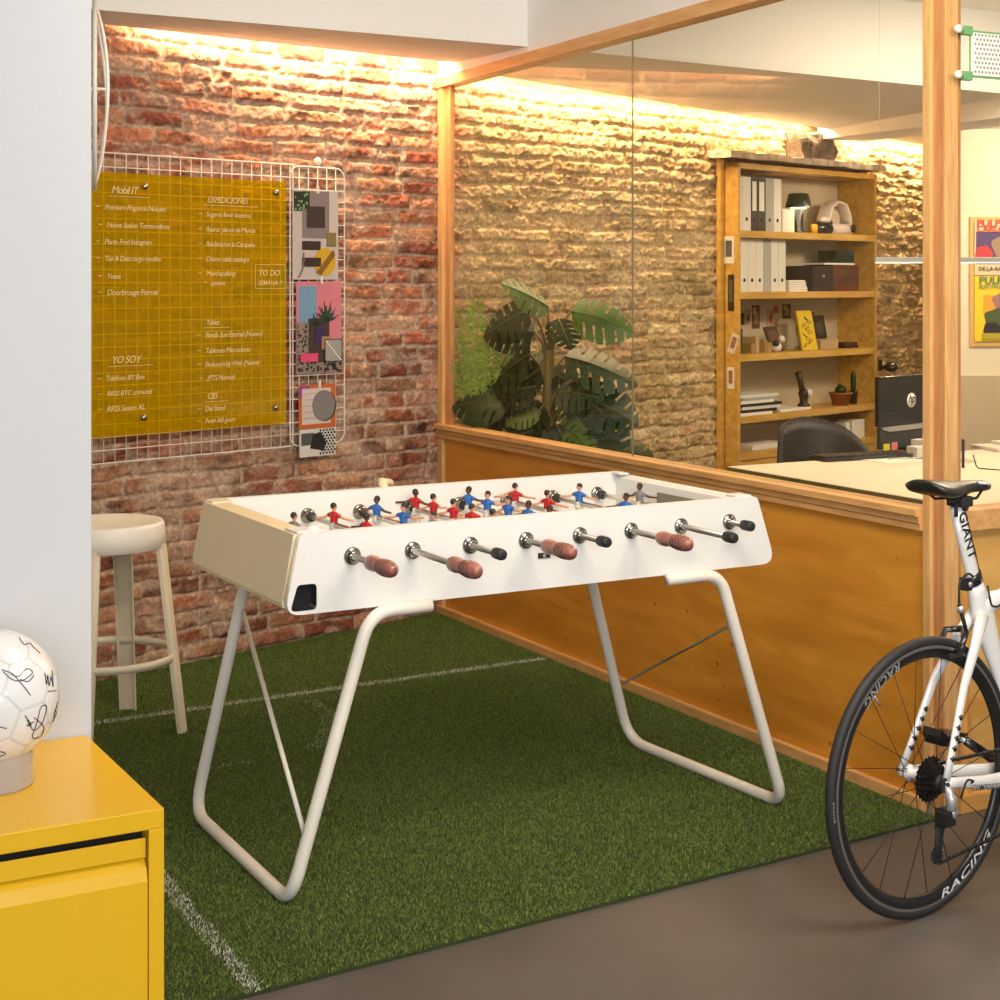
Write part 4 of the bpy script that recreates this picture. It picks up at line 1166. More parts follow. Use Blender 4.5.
def table_lamp():
    r = thing('table_lamp', 'small black table lamp with dark drum shade glowing on the top shelf', 'lamp', T(.720, -.03, SHELF[0], base=BC))
    MB().lathe([(.050, 0), (.050, .008), (.030, .010), (.030, .14), (.0, .14)], 'black_gl', seg=28).build('base', r)
    MB().lathe([(.076, .150), (.075, .162), (.060, .226), (.052, .232), (0, .233), (0, .228), (.050, .226), (.070, .154)], 'dkgreen', seg=36).build('lamp_shade', r)
    MB().lathe([(0, .144), (.045, .145), (.045, .158), (0, .160)], 'lampglow', seg=20).build('bulb', r)
    l = bpy.data.lights.new('table_lamp_light', 'POINT'); l.energy = 1.2; l.color = (1, .8, .52); l.shadow_soft_size = .04
    o = bpy.data.objects.new('table_lamp_light', l); COL.objects.link(o); o.location = (T(.720, -.12, SHELF[0] + .13, base=BC)).to_translation()
table_lamp()
def helmet():
    r = thing('helmet', 'pinkish white arched helmet shell with black end plug on the top shelf', 'helmet', T(1.19, .02, SHELF[0], base=BC))
    mb = MB()
    pts = [(-.13, 0, .03), (-.125, 0, .10), (-.09, 0, .165), (-.02, 0, .20), (.06, 0, .185), (.105, 0, .12), (.115, 0, .04)]
    mb.tube(rpath(pts, [0, .03, .03, .03, .03, .03, 0], 3), [(.05, .012)] * (2 + 5 * 4), 'pinkish', 12, flat=(0, 1, 0))
    mb.build('arched_shell', r)
    MB().ball((-.02, .03, .09), (.095, .05, .085), flat('helmet_inner', 190, 170, 152), 20, 12).build('inner_shell', r)
    MB().tube([(-.11, -.02, .035), (.12, -.03, .035)], .034, 'pinkish', 14).build('base_tube', r)
    MB().lathe([(.026, 0), (.026, .006), (0, .007)], 'black_gl', (.10, -.062, .04), (0, -1, 0), 18).build('black_plug', r)
helmet()
single(MB().tube([(-.09, 0, .03), (-.03, 0, .035), (.05, 0, .035), (.10, 0, .03)], [.018, .045, .045, .02], 'black_gl', 12).ball((.0, -.02, .085), (.05, .03, .02), 'pinkish', 12, 8).ball((.06, -.01, .07), .022, 'black_gl'), 'camera_model', 'black rounded object with a pale strip between lamp and helmet on the top shelf', 'ornament', T(.97, -.03, SHELF[0], base=BC))
single(MB().lathe([(.0, 0), (.02, 0), (.022, .04), (.018, .055), (0, .055)], flat('gold_tin', 196, 150, 40), seg=18), 'gold_tin', 'small gold tin beside the lamp foot on the top shelf', 'tin', T(.84, -.06, SHELF[0], base=BC))
# second shelf right part
for k in range(5):
    single(MB().box(0, .19 - k * .006, 0, .17, 0, .012, 'paper', .001), 'magazine', ['lowest', 'second lowest', 'middle', 'second highest', 'topmost'][k] + ' of the stacked magazines beside the second shelf binders', 'magazine', T(.565 + .004 * (k % 2), -.07, SHELF[1] + k * .0135, base=BC), 'magazines on the second shelf')
bx_ = thing('wooden_box', 'large dark brown wooden box on the second shelf', 'box', T(.78, -.09, SHELF[1], base=BC))
MB().box(.0, .22, 0, .20, 0, .150, 'boxdark', .003).box(.22, .50, 0.0, .20, 0, .158, 'boxbrown', .003).build('carcass', bx_)
MB().lathe([(.007, 0), (.009, .004), (0, .006)], 'silver', (.11, 0, .09), (0, -1, 0), 12).build('knob', bx_)
single(MB().box(0, .33, 0, .16, 0, .010, 'paper', .001), 'paper_pad', 'white flat pad on the large wooden box', 'notepad', T(.92, -.08, SHELF[1] + .1585, base=BC))
single(MB().box(0, .20, 0, .13, 0, .075, 'dkgreen', .003).box(0, .20, -.002, 0, .035, .038, 'black_mt'), 'dark_green_box', 'small dark green box stacked on the white pad', 'box', T(1.06, -.07, SHELF[1] + .170, base=BC))
# third shelf: pinned prints and small things
def pin(x, z, w, h, col, label, col2=None):
    r = thing('pinned_print', label, 'print', T(x, .146, z, base=BC), 'prints pinned at the back of the third shelf')
    MB().box(0, w, -.002, 0, 0, h, col).build('sheet', r)
    if col2: MB().box(w * .25, w * .8, -.003, -.002, h * .2, h * .75, col2).box(w * .1, w * .5, -.0031, -.002, h * .6, h * .9, F('print_pale', 176, 140, 122)).build('picture', r)
pin(.395, 1.27, .035, .07, F('print_dk', 60, 44, 36), 'small dark print, leftmost on the back of the third shelf')
pin(.44, 1.275, .045, .085, F('print_gr', 140, 120, 100), 'greyish print left of the tall figure print on the third shelf', F('print_dk', 60, 44, 36))
pin(.505, 1.247, .075, .135, F('print_br', 84, 60, 46), 'tall dark figure print on the back of the third shelf', F('skinny', 150, 112, 90))
pin(.655, 1.255, .065, .105, F('print_rd', 176, 128, 108), 'pinkish print right of the tall figure print on the third shelf', F('red_p', 150, 84, 68))
pin(.725, 1.335, .045, .040, F('red_p', 150, 84, 68), 'small red print high on the back of the third shelf')
pin(.735, 1.245, .035, .055, F('print_gr', 140, 120, 100), 'tiny grey print low on the back of the third shelf')
pin(.815, 1.30, .085, .085, F('print_fr', 70, 56, 40), 'square framed print, rightmost on the back of the third shelf', F('print_gr', 140, 120, 100))
def leaning(name, x, w, h, mt, label, cat, extra=None, tilt=-.25, y=0.0, z=None, d=.012, rz=0):
    mb = MB().box(0, w, 0, d, 0, h, mt, .001)
    if extra: extra(mb, w, h)
    return single(mb, name, label, cat, T(x, y, (SHELF[2] if z is None else z) + .001, base=BC, rx=tilt, rz=rz))
def doodle(mb, w, h):
    for k in range(9):
        a = k * 1.3; cx = w * (.25 + .5 * ((k * 37) % 10) / 10); cz = h * (.12 + .085 * k)
        P = [(cx + .022 * math.cos(t), -.001, cz + .012 * math.sin(t * 1.3 + a)) for t in [0, .8, 1.6, 2.4, 3.2, 4.0, 4.8]]
        mb.tube(P, .0022, 'ink', 4)
leaning('yellow_book', .74, .155, .235, F('book_yellow', 214, 180, 36), 'yellow book with black line drawing leaning on the third shelf', 'book', doodle, -.2, -.05)
leaning('dark_book', .99, .13, .14, 'boxdark', 'dark book leaning at the right of the yellow book', 'book', lambda mb, w, h: mb.box(w * .2, w * .8, -.0012, 0, h * .2, h * .7, F('cover_mid', 70, 62, 58)), -.2, .03, SHELF[2] + .06)
leaning('dark_book', .965, .10, .10, F('maroon', 70, 34, 28), 'maroon book edge behind the dark leaning book', 'book', None, -.2, .07, SHELF[2] + .12)
single(MB().box(0, .19, 0, .11, 0, .055, F('box_tan', 172, 148, 112), .002), 'card_box', 'low tan box under the dark leaning book', 'box', T(.955, -.03, SHELF[2], base=BC))
single(MB().box(0, .15, 0, .07, 0, .018, 'boxdark', .002).box(.01, .14, 0.0, .07, .019, .036, 'boxbrown', .002), 'wallet', 'flat dark brown case at the right end of the third shelf', 'case', T(1.17, -.06, SHELF[2] + .0, base=BC))
leaning('picture_frame', .47, .14, .15, F('frame_br', 62, 44, 36), 'dark brown picture frame leaning on the third shelf', 'picture frame', lambda mb, w, h: mb.box(w * .15, w * .85, -.0012, 0, h * .15, h * .85, F('pic_in', 100, 62, 48)), -.35, -.02, rz=.1)
single(MB().ball((0, 0, .03), (.035, .03, .03), 'binder', 12, 8).ball((.02, -.02, .075), (.022, .02, .022), 'binder', 10, 8).ball((-.02, -.01, .05), .02, 'boxdark', 10, 8), 'figurine', 'small white and dark figurine beside the leaning frame', 'figurine', T(.44, -.07, SHELF[2], base=BC))
for k in range(5):
    single(MB().box(0, .036, 0, .09, 0, .055 + .012 * ((k * 3) % 4), [F('bk1', 150, 118, 70), F('bk2', 178, 150, 104), F('bk3', 120, 88, 54)][k % 3], .001), 'small_book', 'little tan book on the third shelf, ' + ['leftmost of five', 'second of five', 'middle of five', 'fourth of five', 'rightmost of five'][k], 'book', T(.21 + .042 * k, -.06, SHELF[2], base=BC), 'little books on the third shelf')
single(MB().box(0, .08, 0, .04, 0, .14, F('dk_olive', 54, 56, 40), .002), 'olive_box', 'dark olive upright box at the left of the third shelf', 'box', T(.09, -.03, SHELF[2], base=BC))
# fourth shelf
for k in range(7):
    c_ = ['paper', 'boxdark', 'binder', 'dkgreen', 'paper', 'binderg', 'binder'][k]
    single(MB().box(0, .30 + .03 * ((k * 5) % 4), 0, .20, 0, .016, c_, .001), 'paper_stack', ['lowest', 'second', 'third', 'fourth', 'fifth', 'sixth', 'topmost'][k] + ' flat magazine in the untidy pile on the fourth shelf, counted upward', 'magazine', T(.045 + .012 * ((k * 7) % 3), -.10, SHELF[3] + .0165 * k, base=BC, rz=.03 * ((k * 3) % 3 - 1)), 'magazines piled on the fourth shelf')
single(MB().box(0, .34, 0, .18, 0, .014, 'paper', .001), 'loose_sheet', 'loose white papers right of the fourth shelf pile', 'papers', T(.45, -.09, SHELF[3], base=BC, rz=.05))
def statuette():
    r = thing('statuette', 'dark tilted statuette with pale face and raised arm on the fourth shelf', 'statuette', T(.76, -.04, SHELF[3] + .014, base=BC) @ Matrix.Scale(.74, 4))
    MB().lathe([(.05, 0), (.05, .012), (.03, .03), (.034, .07), (.045, .10), (.03, .135), (0, .14)], 'boxdark', seg=18).build('body', r)
    MB().ball((.03, -.03, .105), (.032, .03, .034), 'pinkish', 12, 8).build('face', r)
    MB().tube([(-.01, 0, .10), (-.045, 0, .19), (-.075, 0, .27)], [.026, .024, .028], 'boxdark', 10).build('arm', r)
statuette()
def small_pot(x, z, label, cactus, w=.075):
    r = thing('potted_cactus', label, 'plant', T(x, -.05, z, base=BC) @ Matrix.Scale(.78, 4))
    MB().lathe([(w * .72, 0), (w, .085), (w * 1.08, .087), (w * 1.08, .1), (w * .95, .1), (0, .092)], 'pot' if not cactus else 'black_mt', seg=20).build('pot', r)
    if cactus: MB().lathe([(.018, .09), (.022, .13), (.022, .22), (.014, .25), (0, .255)], 'leafd', seg=10).build('cactus', r)
    else: MB().ball((0, 0, .115), (.045, .045, .04), 'leafd', 12, 8).ball((.02, .02, .14), (.02, .02, .03), 'leafm', 8, 6).build('succulent', r)
small_pot(1.14, SHELF[3], 'wide terracotta pot with a low succulent on the fourth shelf', False, .085)
small_pot(1.28, SHELF[3], 'tall thin cactus in a black pot on the fourth shelf', True, .036)
# fifth shelf
single(MB().box(0, .14, 0, .1, 0, .11, 'binder', .003), 'white_carton', 'white carton at the right end of the lowest shelf', 'carton', T(1.22, -.08, SHELF[4], base=BC))
single(MB().box(0, .045, 0, .09, 0, .10, 'paper', .003), 'white_carton', 'narrow white carton left of the wider one on the lowest shelf', 'carton', T(1.15, -.08, SHELF[4], base=BC))
single(MB().box(0, .28, 0, .14, 0, .02, 'boxdark', .002), 'black_folder', 'flat black folder on the lowest shelf', 'folder', T(.84, -.1, SHELF[4], base=BC))
single(MB().box(0, .32, 0, .14, 0, .03, 'binder', .002), 'flat_carton', 'flat pale carton at the left of the lowest shelf', 'carton', T(.22, -.06, SHELF[4], base=BC))
# things stuck on the outer left side of the bookcase (facing left)
for z, h, w_, c1, lb in ((1.62, .15, .07, 'binder', 'framed grey photo high on the bookcase side'), (1.36, .20, .04, 'boxdark', 'dark strip of stickers on the bookcase side'), (1.12, .11, .05, 'pinkish', 'tilted pink card on the bookcase side'), (.93, .12, .045, 'paper', 'white tag low on the bookcase side')):
    rr_ = thing('side_print', lb, 'sticker', T(-.003, -.095, z, base=BC, rx=(.35 if 'tilted' in lb else 0)), 'prints on the bookcase side')
    MB().box(0, .003, 0, w_, 0, h, c1).build('sheet', rr_)
    MB().box(-.0005, 0, w_ * .2, w_ * .8, h * .25, h * .85, F('photo_grey', 78, 76, 76) if c1 in ('binder', 'boxdark') else F('tag_mark', 150, 104, 88)).build('picture', rr_)

# ================================================================== PLANTS
def monstera_leaf(mb, base, tip_dir, size, mt, droop=.35, roll=0.0, slits=5):
    """leaf blade from base along tip_dir"""
    d = Vector(tip_dir).normalized(); side = d.cross(Vector((0, 0, 1)))
    if side.length < .05: side = Vector((1, 0, 0))
    side.normalize(); side = Matrix.Rotation(roll, 3, d) @ side; nrm = side.cross(d)
    def pt(u, v):   # u along 0..1, v signed half width units
        z = -droop * u * u * size - abs(v) ** 1.6 * .9 * size * .35
        return Vector(base) + d * (u * size) + side * (v * size) + nrm * z
    N = 26
    def half(u): # outline half width
        return .46 * (math.sin(PI * min(1, (u + .12) / 1.12) ** .75)) ** .8 if u < 1 else 0
    for sg in (-1, 1):
        for k in range(N):
            u0 = k / N; u1 = (k + 1) / N
            ph_ = (u0 * (slits + 1)) % 1.0
            cut = .38 if ph_ > .72 and .12 < u0 < .93 else 1.0
            w0, w1 = half(u0) * cut, half(u1) * cut
            sweep = .22
            vs = []
            for uu, ww in ((u0, w0), (u1, w1)):
                for q in (0, .5, 1): vs.append(pt(min(1.05, uu + sweep * ww * q), sg * ww * q))
            mb.add(vs, [[0, 1, 4, 3], [1, 2, 5, 4]], mt, True)
    mb.tube([pt(u / 8, 0) + nrm * .001 for u in range(9)], [.004 * (1 - .1 * u) for u in range(9)], 'stem', 5)
def monstera():
    O = Vector((.215, 7.18, 0)); r = thing('monstera', 'big monstera plant with dark split leaves behind the partition glass', 'plant', Matrix.Translation(O))
    MB().lathe([(.13, 0), (.17, .02), (.20, .40), (.205, .44), (.19, .44), (.18, .40), (0, .40)], 'potw', seg=32).build('planter', r)
    MB().lathe([(0, .40), (.185, .405), (0, .41)], 'soil', seg=24).build('soil', r)
    MB().tube([(0, 0, .40), (.01, 0, .7), (.0, .01, 1.0), (.01, 0, 1.22)], [.035, .032, .03, .02], 'stem', 12).build('trunk', r)
    # leaves: base point, direction, size, tone, droop, roll (blades turned toward the light of the room)
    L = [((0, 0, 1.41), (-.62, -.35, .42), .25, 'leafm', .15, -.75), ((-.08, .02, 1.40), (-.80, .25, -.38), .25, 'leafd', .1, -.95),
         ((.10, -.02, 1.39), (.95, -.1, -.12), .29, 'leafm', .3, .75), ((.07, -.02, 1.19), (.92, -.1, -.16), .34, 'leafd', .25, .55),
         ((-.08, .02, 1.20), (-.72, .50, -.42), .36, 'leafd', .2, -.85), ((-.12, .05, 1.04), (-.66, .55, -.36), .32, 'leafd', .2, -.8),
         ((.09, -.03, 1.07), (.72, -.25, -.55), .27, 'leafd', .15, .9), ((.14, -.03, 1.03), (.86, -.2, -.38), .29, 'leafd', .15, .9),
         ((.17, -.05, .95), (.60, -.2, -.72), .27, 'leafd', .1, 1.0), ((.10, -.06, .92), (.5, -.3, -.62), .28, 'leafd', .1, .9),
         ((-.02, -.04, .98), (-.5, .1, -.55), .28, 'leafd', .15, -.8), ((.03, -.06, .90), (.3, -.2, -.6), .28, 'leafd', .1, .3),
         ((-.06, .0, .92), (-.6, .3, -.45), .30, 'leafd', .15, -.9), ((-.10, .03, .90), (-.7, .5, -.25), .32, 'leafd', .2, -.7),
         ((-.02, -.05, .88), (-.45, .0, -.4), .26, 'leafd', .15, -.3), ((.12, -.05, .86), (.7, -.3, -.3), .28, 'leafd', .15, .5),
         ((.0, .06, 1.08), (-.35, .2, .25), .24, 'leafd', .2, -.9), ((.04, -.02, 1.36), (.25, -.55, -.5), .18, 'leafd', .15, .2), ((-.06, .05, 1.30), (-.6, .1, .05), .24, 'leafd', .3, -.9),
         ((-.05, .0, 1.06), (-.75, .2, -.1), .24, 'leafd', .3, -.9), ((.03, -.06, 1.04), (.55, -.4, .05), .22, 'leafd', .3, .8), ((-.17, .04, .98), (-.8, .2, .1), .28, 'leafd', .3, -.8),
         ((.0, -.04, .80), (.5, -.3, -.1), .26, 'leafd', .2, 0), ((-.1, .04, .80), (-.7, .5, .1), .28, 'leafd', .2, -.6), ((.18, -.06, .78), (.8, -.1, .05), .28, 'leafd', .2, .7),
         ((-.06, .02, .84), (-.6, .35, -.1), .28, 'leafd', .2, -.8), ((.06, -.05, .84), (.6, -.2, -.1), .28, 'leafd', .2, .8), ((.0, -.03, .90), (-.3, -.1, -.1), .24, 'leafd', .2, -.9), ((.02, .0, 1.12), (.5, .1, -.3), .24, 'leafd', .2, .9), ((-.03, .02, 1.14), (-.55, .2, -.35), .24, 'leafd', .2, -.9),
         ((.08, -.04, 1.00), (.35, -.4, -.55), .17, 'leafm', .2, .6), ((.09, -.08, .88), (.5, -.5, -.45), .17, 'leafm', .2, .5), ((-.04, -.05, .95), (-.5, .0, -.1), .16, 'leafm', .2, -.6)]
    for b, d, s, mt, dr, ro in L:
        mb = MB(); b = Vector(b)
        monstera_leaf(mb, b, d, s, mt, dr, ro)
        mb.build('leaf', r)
        st = MB(); z0 = min(1.18, b.z - .18); st.tube([(0.005, 0, max(.45, z0)), (b.x * .45, b.y * .45, max(.5, (b.z + z0) / 2 + .04)), b], [.008, .006, .005], 'stem', 6); st.build('leaf_stalk', r)
monstera()
def palm():
    O = Vector((-.085, 7.32, 0)); O = Vector((-.02, 7.36, 0)); r = thing('areca_palm', 'light green feathery palm in the corner left of the monstera', 'plant', Matrix.Translation(O))
    MB().lathe([(.08, 0), (.11, .28), (.115, .30), (.10, .30), (0, .28)], 'pot', seg=24).build('pot', r)
    rr = random.Random(2)
    for k, (dx, dy, h, cur) in enumerate(((-.12, .05, 1.38, .10), (-.07, .0, 1.42, .10), (-.02, 0.02, 1.34, .10), (-.14, .1, 1.26, .1), (.02, .03, 1.28, .12), (.05, -.02, 1.20, .18), (-.09, .0, 1.18, .14), (-.02, -.05, 1.30, .06), (-.12, -.02, 1.12, .2), (.06, 0, 1.08, .15), (-.05, -.05, 1.05, .12), (0.02, -.03, 1.38, .05))):
        P = []
        for i in range(15):
            t = i / 14; P.append(Vector((dx * t * 1.2 + (cur * t ** 3) * (1 if dx > 0 else -.15), dy * t, .28 + (h - .28) * (t - .10 * t ** 3) / .9)))
        mb = MB().tube(P, [.005 * (1 - t / 18) for t in range(15)], 'leafl', 5)
        for i in range(5, 15):
            for sg in (-1, 1):
                for j in (0, .33, .66):
                    q = P[i].lerp(P[i - 1], j)
                    l = .17 * (1.15 - i / 20) * rr.uniform(.8, 1.1); d = Vector((sg * .60, rr.uniform(-.15, .45), .70 + rr.uniform(-.3, .3))).normalized()
                    n2 = d.cross(Vector((0, 1, 0))).normalized() * .0065
                    e = q + d * l + Vector((0, 0, -.03))
                    m_ = q + d * l * .5
                    mb.add([q, m_ + n2, e, m_ - n2], [[0, 1, 2, 3]], 'leafl')
        mb.build('frond', r)
palm()

# ================================================================== OFFICE DESK
A_U = math.atan2(.475, .880)
DESK = frame(.965, 6.865, A_U)     # x to the right/deep, -y toward the camera
def desk():
    r = thing('office_desk', 'large white office desk with green edge behind the glass', 'desk', DESK)
    MB().box(0, 1.80, -1.75, 0, .715, .74, 'desk', .002).build('desk_top', r)
    MB().box(-.004, 1.80, -1.752, .0, .680, .737, 'desk_edge').build('edge_band', r)
    for x_, y_ in ((.06, -.06), (1.72, -.06), (.06, -1.68), (1.72, -1.68)):
        MB().box(x_ - .025, x_ + .025, y_ - .025, y_ + .025, 0, .68, 'binder', .004).build('leg', r)
desk()
def dpos(px_x, px_y, z=.74):
    """world position of a point of the desk top"""
    return px_x, px_y
def monitor():
    r = thing('monitor', 'black computer monitor seen from behind on the white desk', 'monitor', T(1.736, 7.42, .74, math.radians(40)))
    W = .50
    MB().box(0, W, 0, .025, .115, .345, 'monitor', .004).build('rear_shell', r)
    MB().box(0.01, W, .0, .022, .012, .112, 'monitor2', .004).build('lower_cover', r)
    MB().prism([(.015, .112), (W, .120), (W, .096), (.08, .090), (.03, .100)], -.006, 0.0, 'silver', 'xz').build('hinge_trim', r)  # silver strip painting the highlight across the monitor back
    MB().box(.18, .40, -.03, .12, 0, .010, 'monitor', .003).box(.25, .33, .0, .02, 0, .05, 'monitor').build('foot', r)
    lg = MB(); lg.lathe([(0, 0), (.034, 0), (.034, .0012), (0, .0012)], 'decal', (.245, -.0005, .228), (0, -1, 0), 28)
    add_text(lg, 'hp', .056, (.245, -.003, .218), (1, 0, 0), (0, 0, 1), 'ink', .01, .35, .9, center=True)
    lg.build('round_logo', r)
    MB().box(.03, .075, -.004, -.001, -.0, .036, 'stickyy').build('yellow_note', r)
    MB().box(.09, .135, -.004, -.001, .004, .040, 'stickyp').build('pink_note', r)
monitor()
o = MB()
o.prism([(p.x, p.y) for p in rpoly([(-.24, -.07), (.24, -.07), (.24, .07), (-.24, .07)], .02)], 0, .018, 'black_gl', 'xy')
for i in range(13):
    for j in range(4): o.box(-.225 + i * .034, -.197 + i * .034, -.055 + j * .028, -.032 + j * .028, .018, .022, 'black_mt')
single(o, 'keyboard', 'black keyboard lying left of the monitor on the white desk', 'keyboard', T(1.60, 7.18, .74, math.radians(24)))
# chair behind the desk
def chair():
    r = thing('office_chair', 'black shell office chair behind the white desk', 'chair', T(1.58, 7.86, 0, math.radians(-8)))
    ni, nj = 17, 12
    def shell(u, v):
        # u -1..1 across, v 0..1 from seat front up to top
        if v < .5:
            t = v / .5; y = .0 - .20 + t * .40 ; z = .47 - .03 * math.sin(t * PI) + .07 * abs(u) ** 2.2; x = u * .235
        else:
            t = (v - .5) / .5; y = .20 + .07 * t - .10 * abs(u) ** 2.0 * (1 - .2 * t); z = .47 + t * (.41 - .09 * abs(u) ** 3 - .10 * (u + 1) / 2) ; x = u * (.24 - .02 * t)
        return Vector((x, y, z))
    vs = []
    for i in range(ni):
        for j in range(nj): vs.append(shell(-1 + 2 * i / (ni - 1), j / (nj - 1)))
    fs = [[i * nj + j, (i + 1) * nj + j, (i + 1) * nj + j + 1, i * nj + j + 1] for i in range(ni - 1) for j in range(nj - 1)]
    s = MB().add(vs, fs, mat('chair_shell', (.016, .015, .014), .5), True).build('seat_shell', r)
    m_ = s.modifiers.new('t', 'SOLIDIFY'); m_.thickness = .012
    MB().tube([(0, 0, .08), (0, 0, .43)], .022, 'black_mt', 12).build('column', r)
    for k in range(5):
        a = 2 * PI * k / 5
        MB().tube([(0, 0, .09), (.26 * math.cos(a), .26 * math.sin(a), .055)], [.02, .013], 'black_mt', 8).ball((.26 * math.cos(a), .26 * math.sin(a), .027), .027, 'black_rub').build('leg', r)
chair()
# desk clutter
single(MB().box(0, .10, 0, .07, 0, .045, 'binder', .004), 'white_case', 'white plastic case beside the pink note under the monitor', 'box', T(1.86, 7.22, .74, .5))
single(MB().box(0, .13, 0, .07, 0, .062, 'paper', .004), 'white_organiser', 'white desk organiser right of the monitor foot', 'organiser', T(1.92, 7.36, .74, .6))
single(MB().box(0, .05, 0, .03, 0, .018, 'stickyp', .002), 'pink_eraser', 'pink eraser on top of the white desk organiser', 'eraser', T(1.95, 7.40, .803, .6))
single(MB().box(0, .24, 0, .16, 0, .003, 'paper'), 'paper_sheet', 'sheet of white paper in front of the monitor', 'paper', T(1.66, 6.96, .74, .5))
single(MB().box(0, .20, 0, .14, 0, .003, F('print_p', 206, 170, 158)), 'printed_sheet', 'printed pinkish sheet near the glass end of the desk', 'paper', T(1.87, 7.00, .74, .1))
single(MB().tube([(0, 0, .003), (.05, .04, .003), (.13, .03, .003), (.19, .09, .003)], .0022, 'black_mt', 6), 'cable', 'thin black cable lying below the sticky notes', 'cable', T(1.70, 7.10, .74))
single(MB().tube(rpath([(0, 0, .06), (.015, .0, .003), (.10, -.08, .003), (.17, -.02, .06), (.19, -.05, .003), (.42, -.03, .003), (.60, .03, .003)], .02, 4), .0025, 'black_mt', 6), 'cable', 'dark charger cable curling on the desk right of the post', 'cable', T(1.98, 6.78, .74))
single(MB().box(0, .006, 0, .03, 0, .12, 'black_mt', .002), 'phone_dock', 'narrow black upright device beside the pine post on the desk', 'device', T(1.945, 6.80, .74))
single(MB().box(0, .42, 0, .22, 0, .018, 'pinkish', .004).box(.1, .4, .03, .2, .018, .034, 'paper', .004), 'paper_pile', 'low pinkish pile of papers at the back of the desk, right side', 'papers', T(2.28, 7.42, .74, .3))
single(MB().tube([(0, .0, 0), (0, -.05, 0)], .012, 'black_mt', 10).ball((0, -.08, 0), (.035, .045, .03), 'black_gl', 14, 10).box(-.02, .02, -.01, 0, -.025, .045, 'black_mt', .004), 'security_camera', 'small black camera fixed on the brick right of the bookcase', 'camera', T(5.56, -.04, .99, base=WALL))

# pendant lamp
def pendant():
    r = thing('linear_pendant', 'thin white linear pendant lamp hanging over the desk', 'lamp', T(1.62, 7.0, 1.607))
    MB().box(0, 1.30, -.018, .018, 0, .022, 'silver', .003).box(.004, 1.296, -.015, .015, -.004, 0, 'tube').build('lamp_bar', r)
    for x_ in (.02, 1.28): MB().tube([(x_, 0, .02), (x_, 0, 2.87 - 1.607)], .0006, 'silver', 5).build('suspension_wire', r)
pendant()

# posters
def poster(label, z0, z1, bg, parts, x0=2.778, x1=3.20):
    r = thing('poster', label, 'poster', T(x0, 9.487, z0), None)
    W, H = x1 - x0, z1 - z0
    MB().box(0, W, -.006, 0, 0, H, bg).build('sheet', r)
    y = -.0075
    for nm, a, mt in parts:
        mb = MB()
        if isinstance(a, str): add_text(mb, a, mt[0], (mt[1] * W, y, mt[2] * H), (1, 0, 0), (0, 0, 1), mt[3], .02)
        elif len(a) == 5: mb.prism([(a[0] * W + a[2] * W * math.cos(t) * (1 + .15 * math.sin(3 * t + a[4])), a[1] * H + a[3] * H * math.sin(t) * (1 + .12 * math.cos(4 * t + a[4]))) for t in [2 * PI * k / 24 for k in range(24)]], y, -.006, mt, 'xz')
        else: mb.box(a[0] * W, a[1] * W, y, -.006, a[2] * H, a[3] * H, mt)
        mb.build(nm, r); y -= .0012
board = single(MB().box(-.025, .46, 0, .012, -.02, .74, F('cork', 206, 168, 104), .002), 'pin_board', 'tan pin board frame around the two posters', 'board', T(2.778, 9.4885, 1.16))
poster('purple and cream poster with red lettering, the upper poster on the office wall', 1.56, 1.875, F('poster_cream', 222, 196, 164), [
    ('purple_field', (.02, .98, .20, .80), F('poster_purple', 84, 62, 110)), ('portrait', (.45, .50, .22, .26, .5), F('poster_face', 150, 124, 104)), ('portrait_shadow', (.52, .45, .10, .16, 1.2), F('poster_shadow', 66, 50, 44)),
    ('red_flower', (.12, .40, .12, .15, 2), F('poster_red', 186, 60, 66)), ('headline', 'PULPA', (.062, .03, .89, F('poster_redt', 214, 60, 50))), ('headline', 'CARLOS', (.05, .03, .80, F('poster_redt', 214, 60, 50))), ('footer', 'DE LA RADIO', (.032, .05, .08, 'ink'))])
poster('yellow poster with green lettering and collage figures, the lower poster on the office wall', 1.17, 1.55, F('poster_yellow', 232, 198, 40), [
    ('orange_field', (.12, .98, .40, .72), F('poster_orange', 226, 156, 44)), ('figure_head', (.36, .62, .12, .12, .4), F('poster_mauve', 150, 110, 112)), ('green_machine', (.32, .34, .20, .17, 1.1), F('poster_green', 70, 84, 46)),
    ('dark_shape', (.24, .20, .13, .10, 2.2), F('poster_black', 36, 32, 28)), ('pale_shape', (.62, .30, .22, .12, 2.9), F('poster_pale', 206, 170, 130)), ('olive_band', (.10, .98, .03, .13), F('poster_olive', 168, 156, 40)),
    ('headline', 'PULPA', (.062, .06, .89, F('poster_gt', 60, 120, 100))), ('headline', 'ELECTRONICA', (.030, .06, .82, F('poster_gt', 60, 120, 100)))])

